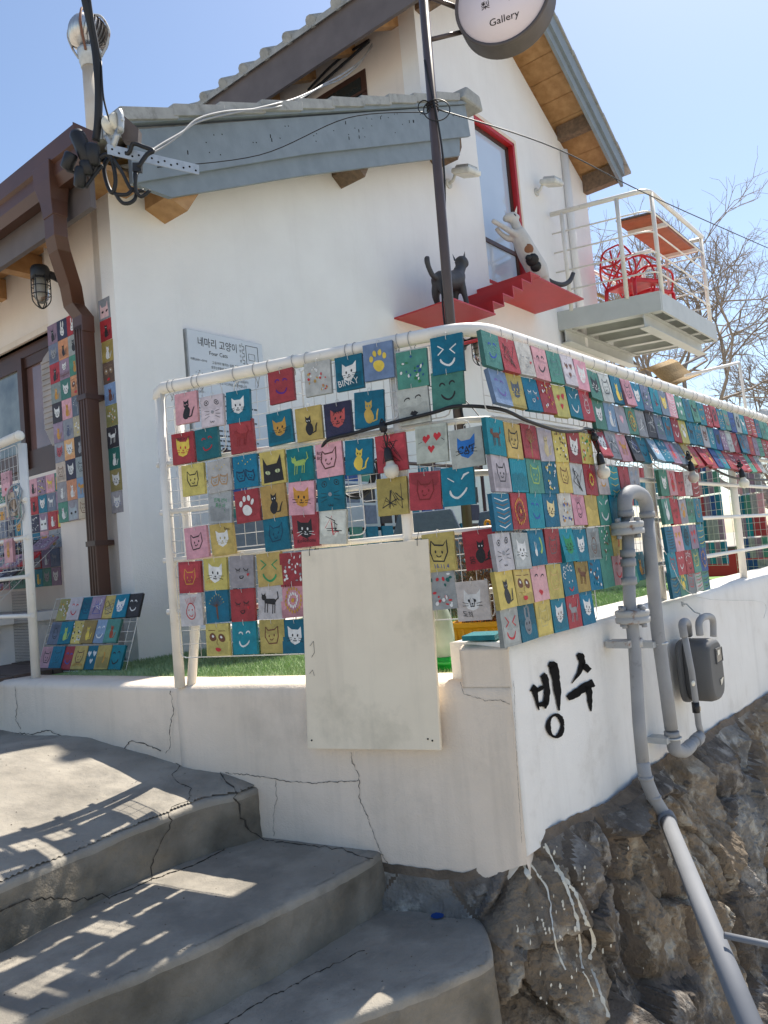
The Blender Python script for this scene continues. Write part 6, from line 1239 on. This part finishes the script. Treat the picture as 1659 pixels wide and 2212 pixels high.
# floor rack leaning against the pier foot
FRK = thing('floor_rack', 'low white wire rack leaning at the foot of the brown downspout', 'rack'); f0 = onz(88, 1450, GZ); f1 = onz(250, 1450, GZ)
fu = (f1-f0).normalized(); fn = fu.cross(UZ); lean = (UZ*.93+fn*-.36).normalized(); LN = fu.cross(lean)
mb = MB(); Lx, Lz = (f1-f0).length+.07, .385
pr_ = lambda x, z, o=0: f0+fu*x+lean*z+LN*o
mb.tube([pr_(-.03, 0), pr_(-.03, Lz), pr_(Lx, Lz), pr_(Lx, 0), pr_(-.03, 0)], .0028, 6)
for i in range(14): x = -.03+(Lx+.03)*i/13; mb.tube([pr_(x, 0), pr_(x, Lz)], .0014, 4)
for i in range(1, 8): mb.tube([pr_(-.03, Lz*i/8), pr_(Lx, Lz*i/8)], .0014, 4)
mb.build('grid', M['wire'], FRK)
FLR = [[('olive', 'splot', WH, OR), ('white', 'smile', RD, BK), ('teal', 'catout', (.01, .05, .12), BK), ('purple', 'scribble', WH, BL), ('yellow', 'scribble', GY, BK), ('teal', 'cathead', WH, BL), ('black', 'smile', WH, WH)],
       [('slate', 'longhead', BK, BR), ('teal', 'sitcat', LG, YL), ('yellow', 'splot', WH, BK), ('ochre', 'sitcat', YL, BL), ('blue', 'smile', WH, GN), ('green', 'sitcat', (.35, .06, .02), BK)],
       [('pink', 'catout', BK, RD), ('teal', 'catout', (.01, .1, .15), BK), ('red', 'smile', BL, BK), ('yellow', 'catout', BR, BK), ('teal', 'hearts', WH, YL), ('yellow', 'arc1', OR, BR), ('turquoise', 'smile', BK, GN)]]
sk = Matrix.Rotation(-.0, 3, LN)
for r, row in enumerate(FLR):
    for i, (bgc, mo, a, b) in enumerate(row):
        x = .035+i*(Lx-.06)/6.6+(2-r)*.02; z = (.32, .195, .065)[r]; tx = [T('ARTTOM', 0, -.7, .4, OR)] if (r == 2 and i == 3) else []
        board(pr_(x, z, .012+.004*(i % 2)), fu, lean, bgc, mo, a, b, f"{bgc} board with {MD[mo]}, {ORD[i+1]} in {('top', 'middle', 'bottom')[r]} row of floor rack", 'painted boards on the floor rack', tx, cw=.098, ch=.118, hook=False, roll=random.gauss(0, .02))
# three boards on the left gate railing
for i, (x, y, bgc, mo, a) in enumerate([(12, 1045, 'pink', 'lips', RD), (18, 1190, 'pink', 'rabbit', OR), (22, 1090, 'cream', 'catout', BR)]):
    board(LFt.hitp(x, y, .03), -LFt.u, UZ, bgc, mo, a, BK, f"{bgc} board with {MD[mo]} hanging from the gate railing at far left, {('upper', 'lowest', 'middle')[i]}", 'painted boards on the gate railing', hook=True, cw=.10, ch=.115)
grid(LFt, .03, .55, .10, .70, .015, 'white wire grid on the short railing at the far left edge')
# ---- stuff: the farther boards too many to single out (under the window, tiered shelf, far racks)
mb = MB()
def sboard(q, right, up, bgc, cw=.11, ch=.115, fig=True):
    n = right.cross(up); col = BG[bgc]; mb.obox(q-n*.006, right, n, up, cw/2*.985, .006, ch/2*.985, col)
    if fig:
        c = Canvas(); mo = lp.choice(['sitcat', 'cathead', 'bighead', 'walkcat', 'splot']); A = lp.choice([BK, WH, WH, OR, YL, GY]); globals()[mo](c, A, BK if A is not BK else WH)
        b = len(mb.v); mb.v += [tuple(q+right*(x*cw*.45)+up*(y*ch*.45)+n*(.001+.0001*k)) for x, y, k in c.v]
        for f, cl in zip(c.f, c.c): mb.f.append(tuple(b+i for i in f)); mb.c.append(cl); mb.smooth.append(False)
for r in range(6):
    for c_ in range(14):
        if r > 3 and c_ < 2: continue
        sboard(BS.p(.112, -.80-c_*.113, .66-r*.1175), -BF.u, UZ, lp.choice(['slate', 'teal', 'purple', 'pink', 'grey', 'navy', 'green', 'orange', 'turquoise', 'crimson']))
TS0 = BS.p(-.02, -.74, -.02); tsu = -BF.u
for r in range(4):
    for c_ in range(11):
        up = (UZ*.62+(BS.u)*.78).normalized(); q = BS.p(-.05-.10*r, -.80-c_*.112-.03*r, .27-.085*r); sboard(q, tsu, up, lp.choice(['grey', 'slate', 'black', 'pink', 'purple', 'crimson', 'navy']))
# backs of racks across the terrace at the right, seen edge to edge
RK = Frame(*(RI.p(3.1, -1.25, 0).xy), 40+78, 130+78); 
fr0 = onz(1520, 1240, GZ)
for (x0, x1, rows, F_) in ((1490, 1556, 5, 0), (1573, 1652, 6, 1)):
    pa = atd(x0, 1030, 6.0 if F_ else 5.6); pb = atd(x1, 1030, 5.7 if F_ else 5.3); rr = (pb-pa); rr.z = 0; wid = rr.length; rr.normalize(); nn_ = rr.cross(UZ)
    for r in range(rows):
        k = int(wid/.058)
        for i in range(k): q = pa+rr*(.03+.058*i); q = V(q.x, q.y, .50-.165*r); sboard(q, rr, UZ, lp.choice(['purple', 'teal', 'red', 'grey', 'green', 'turquoise', 'royal', 'pink', 'grey', 'teal', 'purple']), .055, .155, False)
    g = MB(); 
    for i in range(int(wid/.05)+1): q = pa+rr*(.05*i)+nn_*.012; g.tube([V(q.x, q.y, .58), V(q.x, q.y, .58-.165*rows)], .0016, 4)
    for i in range(int(.165*rows/.055)+1): qa, qb = pa+nn_*.013, pb+nn_*.013; z = .58-.055*i; g.tube([V(qa.x, qa.y, z), V(qb.x, qb.y, z)], .0016, 4)
    tag(g.build('wire_grid', M['wire']), ('white wire grid of the rack seen just past the last row of boards', 'white wire grid of the far rack at the right edge of the picture')[F_], 'wire grid', 'white wire racks across the terrace')
for F_, (x, y) in enumerate(((1640, 940), (1600, 1000))):
    pass
for r in range(3):
    for i in range(18): sboard(V(*(RI.p(4.2+i*.12, -1.6, .62-.13*r))), RI.u, UZ, lp.choice(['teal', 'red', 'white', 'pink', 'green']), .105, .12, False)
for r in range(6):
    for i in range(16): 
        if lp.random() < .75: sboard(V(*(RI.p(.55+i*.15, -1.9, .56-.135*r))), RI.u, UZ, lp.choice(['slate', 'teal', 'navy', 'royal', 'black', 'slate', 'green']), .11, .12, False)
tag(mb.build('distant_painted_boards', M['paint']), 'many small painted boards on the farther shelves and racks', 'painted boards', kind='stuff')
DR = thing('inner_display_rack', 'dark display rack of boards on the terrace behind the right-hand railing', 'rack')
for i in range(5): m_ = MB(); q = RI.p(.5+.62*i, -1.93, 0); m_.tube([V(q.x, q.y, GZ), V(q.x, q.y, .66)], .014, 8); m_.build('post', M['darkframe'], DR)
for z in (.64, .2, -.2): m_ = MB(); m_.tube([RI.p(.5, -1.93, z), RI.p(2.98, -1.93, z)], .012, 8); m_.build('crossbar', M['darkframe'], DR)
# tiered shelf bench and wire frames
SB = thing('display_bench', 'white bench carrying a sloped wire shelf of dark painted boards', 'bench'); m_ = MB(); m_.box8([BS.p(a, o, z) for z in (-.18, -.13) for a, o in ((-.42, -2.6), (.10, -2.6), (.10, -.735), (-.42, -.735))]); m_.build('top', M['wallwhite'], SB)
m_ = MB(); m_.box8([BS.p(a, o, z) for z in (-.30, -.181) for a, o in ((-.415, -2.6), (-.39, -2.6), (-.39, -.735), (-.415, -.735))]); m_.build('apron', M['wallwhite'], SB)
for o in (-.78, -1.6): m_ = MB(); m_.fbox(BS, -.38, .08, o-.02, o, GZ, -.181); m_.build('side', M['wallwhite'], SB)
m_ = MB()
for k in range(15): m_.tube([BS.p(-.43, -.735-.11*k, -.10), BS.p(.06, -.735-.11*k, .33)], .0018, 4)
for k in range(6): m_.tube([BS.p(-.43+.098*k, -.735, -.10+.086*k), BS.p(-.43+.098*k, -2.3, -.10+.086*k)], .0018, 4)
m_.build('sloped_grid', M['wire'], SB)
CP = thing('mesh_cylinder', 'fine dark wire mesh screen standing between bench and floor rack', 'mesh screen'); m_ = MB(); q0 = BS.p(-.30, -.74, 0)
for i in range(18): q = q0-BF.n*0+(-BF.u)*(.0)+BF.u*(-.012*i)+V(0, 0, 0); m_.tube([V(q.x, q.y, GZ+.0), V(q.x, q.y, .0)], .0009, 4)
for i in range(26): qa, qb = q0, q0+BF.u*(-.012*17); z = GZ+.016*i; m_.tube([V(qa.x, qa.y, z), V(qb.x, qb.y, z)], .0009, 4)
m_.build('mesh', M['signrim'], CP)
for i, o in enumerate((-1.15, -1.45)): m_ = MB(); m_.lathe(BS.p(-.15, o, GZ+.02), UZ, [(.075, 0), (.085, .01), (.09, .13), (.095, .14), (.085, .142), (.08, .03), (0, .03)], 18); tag(m_.build('flower_pot', M['black']), ('dark pot in the shade under the display bench, nearer the rack', 'dark pot in the shade under the display bench, at the left edge')[i], 'pot')
# ================================================================ THINGS ON THE TERRACE behind the front railing
PLp = atd(1065, 1370, 3.35); PLp = V(PLp.x, PLp.y, GZ)
PL = thing('planter', 'yellow plastic planter with a bushy dried brown plant behind the corner', 'planter')
m_ = MB(); u_, n_ = FR.u, FR.n; hw, hd, hz = .165, .085, .12
def ringp(s, z): return [PLp+u_*(x*hw*s)+n_*(y*hd*s)+V(0, 0, z) for x, y in ((-1, -1), (1, -1), (1, 1), (-1, 1))]
vs = ringp(.82, 0)+ringp(.97, hz*.8)+ringp(1.06, hz*.8)+ringp(1.08, hz)+ringp(.95, hz)+ringp(.92, hz*.75); fs = [(r*4+i, r*4+(i+1) % 4, (r+1)*4+(i+1) % 4, (r+1)*4+i) for r in range(5) for i in range(4)]+[(3, 2, 1, 0), (20, 21, 22, 23)]
m_.add(vs, fs); m_.build('box', M['yellow'], PL, bevel=.006)
for i in range(9): m_ = MB(); q = PLp+u_*(-.14+.035*i)+n_*(hd*.93); m_.obox(q+V(0, 0, .05), u_, n_, UZ, .006, .006, .04); m_.build('rib', M['yellow'], PL)
m_ = MB(); pr2 = random.Random(4)
for i in range(170):
    b = PLp+u_*pr2.uniform(-.14, .14)+n_*pr2.uniform(-.06, .06)+V(0, 0, hz*.8); d = V(pr2.gauss(0, .35), pr2.gauss(0, .35), 1).normalized(); l = pr2.uniform(.15, .46); P_ = [b]
    for k in range(4): d = (d+V(pr2.gauss(0, .18), pr2.gauss(0, .18), pr2.gauss(0, .1))).normalized(); P_.append(P_[-1]+d*l/4)
    m_.tube(P_, .0015, 3, cap=False)
m_.build('stems', M['leafdry'], PL, fixn=False)
m_ = MB()
for i in range(1500):
    c_ = PLp+u_*pr2.gauss(0, .085)+n_*pr2.gauss(0, .05)+V(0, 0, pr2.uniform(.12, .52)); a, b = V(pr2.gauss(0, 1), pr2.gauss(0, 1), pr2.gauss(0, 1)).normalized(), V(pr2.gauss(0, 1), pr2.gauss(0, 1), pr2.gauss(0, 1)).normalized(); s = pr2.uniform(.006, .014); m_.add([c_-a*s, c_+b*s*.6, c_+a*s, c_-b*s*.5], [(0, 1, 2, 3)])
m_.build('leaves', M['leafdry'], PL, fixn=False)['kind'] = 'stuff'
# green and milky bird-feeder bottle
GBp = atd(962, 1450, 2.85); GBp = V(GBp.x, GBp.y, GZ)
GB = thing('water_feeder', 'milky plastic bottle feeder with bright green base behind the wall notch', 'feeder'); m_ = MB(); m_.lathe(GBp, UZ, [(.052, 0), (.056, .005), (.056, .02), (.062, .022), (.062, .034), (.054, .036), (.054, .048), (.0, .048)], 22); m_.build('base', M['greenglass'], GB)
m_ = MB(); m_.lathe(GBp, UZ, [(.046, .049), (.046, .12), (.042, .18), (.030, .22), (.020, .235), (0, .236)], 20); m_.build('bottle', M['clearplastic'], GB); m_ = MB(); m_.lathe(GBp, UZ, [(.021, .237), (.024, .239), (.024, .262), (.014, .27), (0, .27)], 14); m_.build('cap', M['greenglass'], GB)
# blue-grey folding chairs, round table edge
def fchair(p, label, az, h=.42):
    t = thing('terrace_chair', label, 'chair', 'blue-grey chairs on the terrace'); f = azv(az); s = f.cross(UZ); m_ = MB(); P_ = [p+s*x+V(0, 0, z)-f*.02 for x, z in ((-.2, .38), (-.21, .62), (-.16, .76), (.16, .76), (.21, .62), (.2, .38))]; m_.prism(P_, f*.03); m_.build('backrest', M['greyfabric'], t, bevel=.01)
    m_ = MB(); m_.obox(p+f*.22+V(0, 0, .38), s, f, UZ, .2, .2, .02); m_.build('seat', M['greyfabric'], t, bevel=.01)
    for x in (-.18, .18):
        for y in (.04, .4): m_ = MB(); m_.tube([p+s*x+f*y, p+s*x+f*y+V(0, 0, .37)], .011, 6); m_.build('leg', M['black'], t)
for x, y, d, az, lb in ((918, 1105, 4.4, 20, 'blue-grey chair glimpsed between boards left of the pole'), (1078, 1100, 4.3, 60, 'blue-grey chair glimpsed right of the pole beside the corner')):
    q = atd(x, y, d); fchair(V(q.x, q.y, q.z-.76), lb, az)
q = atd(540, 1160, 4.0); m_ = MB(); m_.obox(q, RT, FW, UZ, .10, .03, .10); tag(m_.build('cushion', M['greyfabric']), 'blue-grey fabric cushion seen through the grid beside the wall', 'cushion')
RT_ = thing('round_table', 'small white round table mostly hidden behind the lowest front boards', 'table'); q = atd(480, 1352, 3.75); q = V(q.x+.12, q.y+.1, q.z); m_ = MB(); m_.lathe(q, UZ, [(0, -.012), (.25, -.012), (.26, -.004), (.26, .006), (.25, .01), (0, .01)], 30); m_.build('tabletop', M['whitesteel'], RT_); m_ = MB(); m_.tube([V(q.x, q.y, GZ), q], .02, 8); m_.build('leg', M['whitesteel'], RT_)
# little orange hook and dark stake on the pole
q = atd(1048, 1135, 3.5); m_ = MB(); m_.tube([q-V(0, 0, .03), q+V(0, 0, .01), q+V(.012, 0, .02), q+V(.024, 0, .01), q+V(.024, 0, -.02)], .006, 8, smooth=3); tag(m_.build('hook', M['yellow']), 'small orange plastic hook showing above the lower rail near the corner', 'hook')
wirea([atd(905, 830, 4.0), atd(1000, 860, 3.8), atd(1100, 1010, 3.3), atd(1110, 1180, 3.2)], .003, 'thin black wire hanging diagonally behind the railing corner')
m_ = MB(); m_.tube([atd(960, 752, 3.7), atd(1060, 728, 3.2)], .008, 6); tag(m_.build('stay_rod', M['red']), 'thin dark red rod just below the rail bend', 'rod')
# reed screen with white frame beyond the terrace and the bench
RS = thing('reed_screen', 'rolled reed blind slung on a white pipe frame below the balcony', 'screen')
m_ = MB(); A0 = atd(1395, 828, 11); A1 = atd(1500, 790, 11.6); 
prof_ = [(0, 0), (.07, .02), (.16, -.02), (.25, -.12), (.36, -.21), (.50, -.22)]
p00 = atd(1385, 800, 10.5); pu = (atd(1445, 778, 11.0)-p00).normalized(); pv = V(.75, .1, 0).normalized()
nst = 60
for i in range(nst):
    t = i/(nst-1)*5; k = min(int(t), 4); f = t-k; x = prof_[k][0]*(1-f)+prof_[k+1][0]*f; z = prof_[k][1]*(1-f)+prof_[k+1][1]*f; c_ = p00+pv*x+V(0, 0, z); m_.tube([c_, c_+pu*.75], .010, 5)
m_.build('reeds', M['reed'], RS)
m_ = MB(); m_.tube([atd(1480, 812, 10.6), atd(1596, 783, 11.4), atd(1597, 783, 11.4)-V(0, 0, .02), atd(1612, 890, 11.4), atd(1625, 990, 11.4)], .022, 8); m_.build('frame', M['whitesteel'], RS)
m_ = MB(); m_.tube([atd(1396, 826, 11), atd(1525, 765, 12)], .02, 6); tag(m_.build('rod', M['signrim']), 'dark rod slanting below the balcony towards the tree', 'rod')
# red storage box and pale bench at the far right of the terrace
RBX = thing('red_cabinet', 'low red cabinet on the pale deck behind the last boards', 'cabinet'); q = atd(1570, 1185, 6.6); m_ = MB(); m_.obox(V(q.x, q.y, -.28), RI.n, RI.u, UZ, .40, .15, .11); m_.build('body', M['red'], RBX, bevel=.01); m_ = MB(); m_.obox(V(q.x, q.y, -.16), RI.n, RI.u, UZ, .42, .17, .012); m_.build('lid', M['signrim'], RBX)
# ================================================================ BARE TREES behind
def bare_tree(base, h, label, seed, r0=.11, spread=1.0, lim=13000):
    t = thing('bare_tree', label, 'tree', 'leafless trees beyond the terrace'); R_ = random.Random(seed); tr = MB(); tw = MB(); cntr = [0]
    def grow(p, d, l, r, depth):
        cntr[0] += 1
        if cntr[0] > lim or r < .0038: return
        n = 4 if depth < 3 else 3; pts = [p]
        for k in range(n):
            d = (d+V(R_.gauss(0, .16), R_.gauss(0, .16), R_.gauss(0, .10)+.05)).normalized(); pts.append(pts[-1]+d*l/n)
        (tr if depth < 2 else tw).tube(pts, list(np.linspace(r, r*.62, n+1)), 7 if depth < 2 else 3, cap=False)
        nb = 3 if depth < 1 else R_.choice([2, 3, 3])
        for k in range(nb):
            ang = R_.uniform(.35, .95)*spread; ax = d.cross(V(R_.gauss(0, 1), R_.gauss(0, 1), R_.gauss(0, 1))).normalized(); dn_ = (Matrix.Rotation(ang, 3, ax) @ d)
            at_ = pts[-1] if k == 0 else pts[R_.randint(max(1, n-2), n)]
            grow(at_, dn_, l*R_.uniform(.62, .86), r*R_.uniform(.60, .76), depth+1)
    grow(base, V(0, 0, 1), h*.30, r0, 0); tr.build('trunk', M['bark'], t, fixn=False); tw.build('crown', M['bark'], t, fixn=False)
q = atd(1640, 1000, 13.5); bare_tree(V(q.x, q.y, -3.5), 9.8, 'bare tree with the thickest trunk at the right edge behind the boards', 3, .17)
q = atd(1590, 1000, 16.5); bare_tree(V(q.x, q.y, -3.7), 9.6, 'slimmer bare tree farther left behind the balcony corner', 8, .14)
q = atd(1780, 1000, 14); bare_tree(V(q.x, q.y, -3.5), 11.2, 'bare tree just beyond the right edge whose twigs reach in', 15, .17)
q = atd(1545, 1000, 19); bare_tree(V(q.x, q.y, -3.8), 8.6, 'low bare tree seen between balcony and reed screen', 22, .13)
for i, (x, d) in enumerate(((1592, 13), (1652, 15))):
    q = atd(x, 900, d); m_ = MB(); m_.tube([V(q.x, q.y, -4), V(q.x, q.y, q.z+.15)], .06, 8); m_.obox(V(q.x, q.y, q.z-.2), RT, FW, UZ, .17, .12, .3); tag(m_.build('utility_box', M['galv']), ('grey utility box on a post among the branches', 'second grey utility box on a post at the right edge')[i], 'utility box')
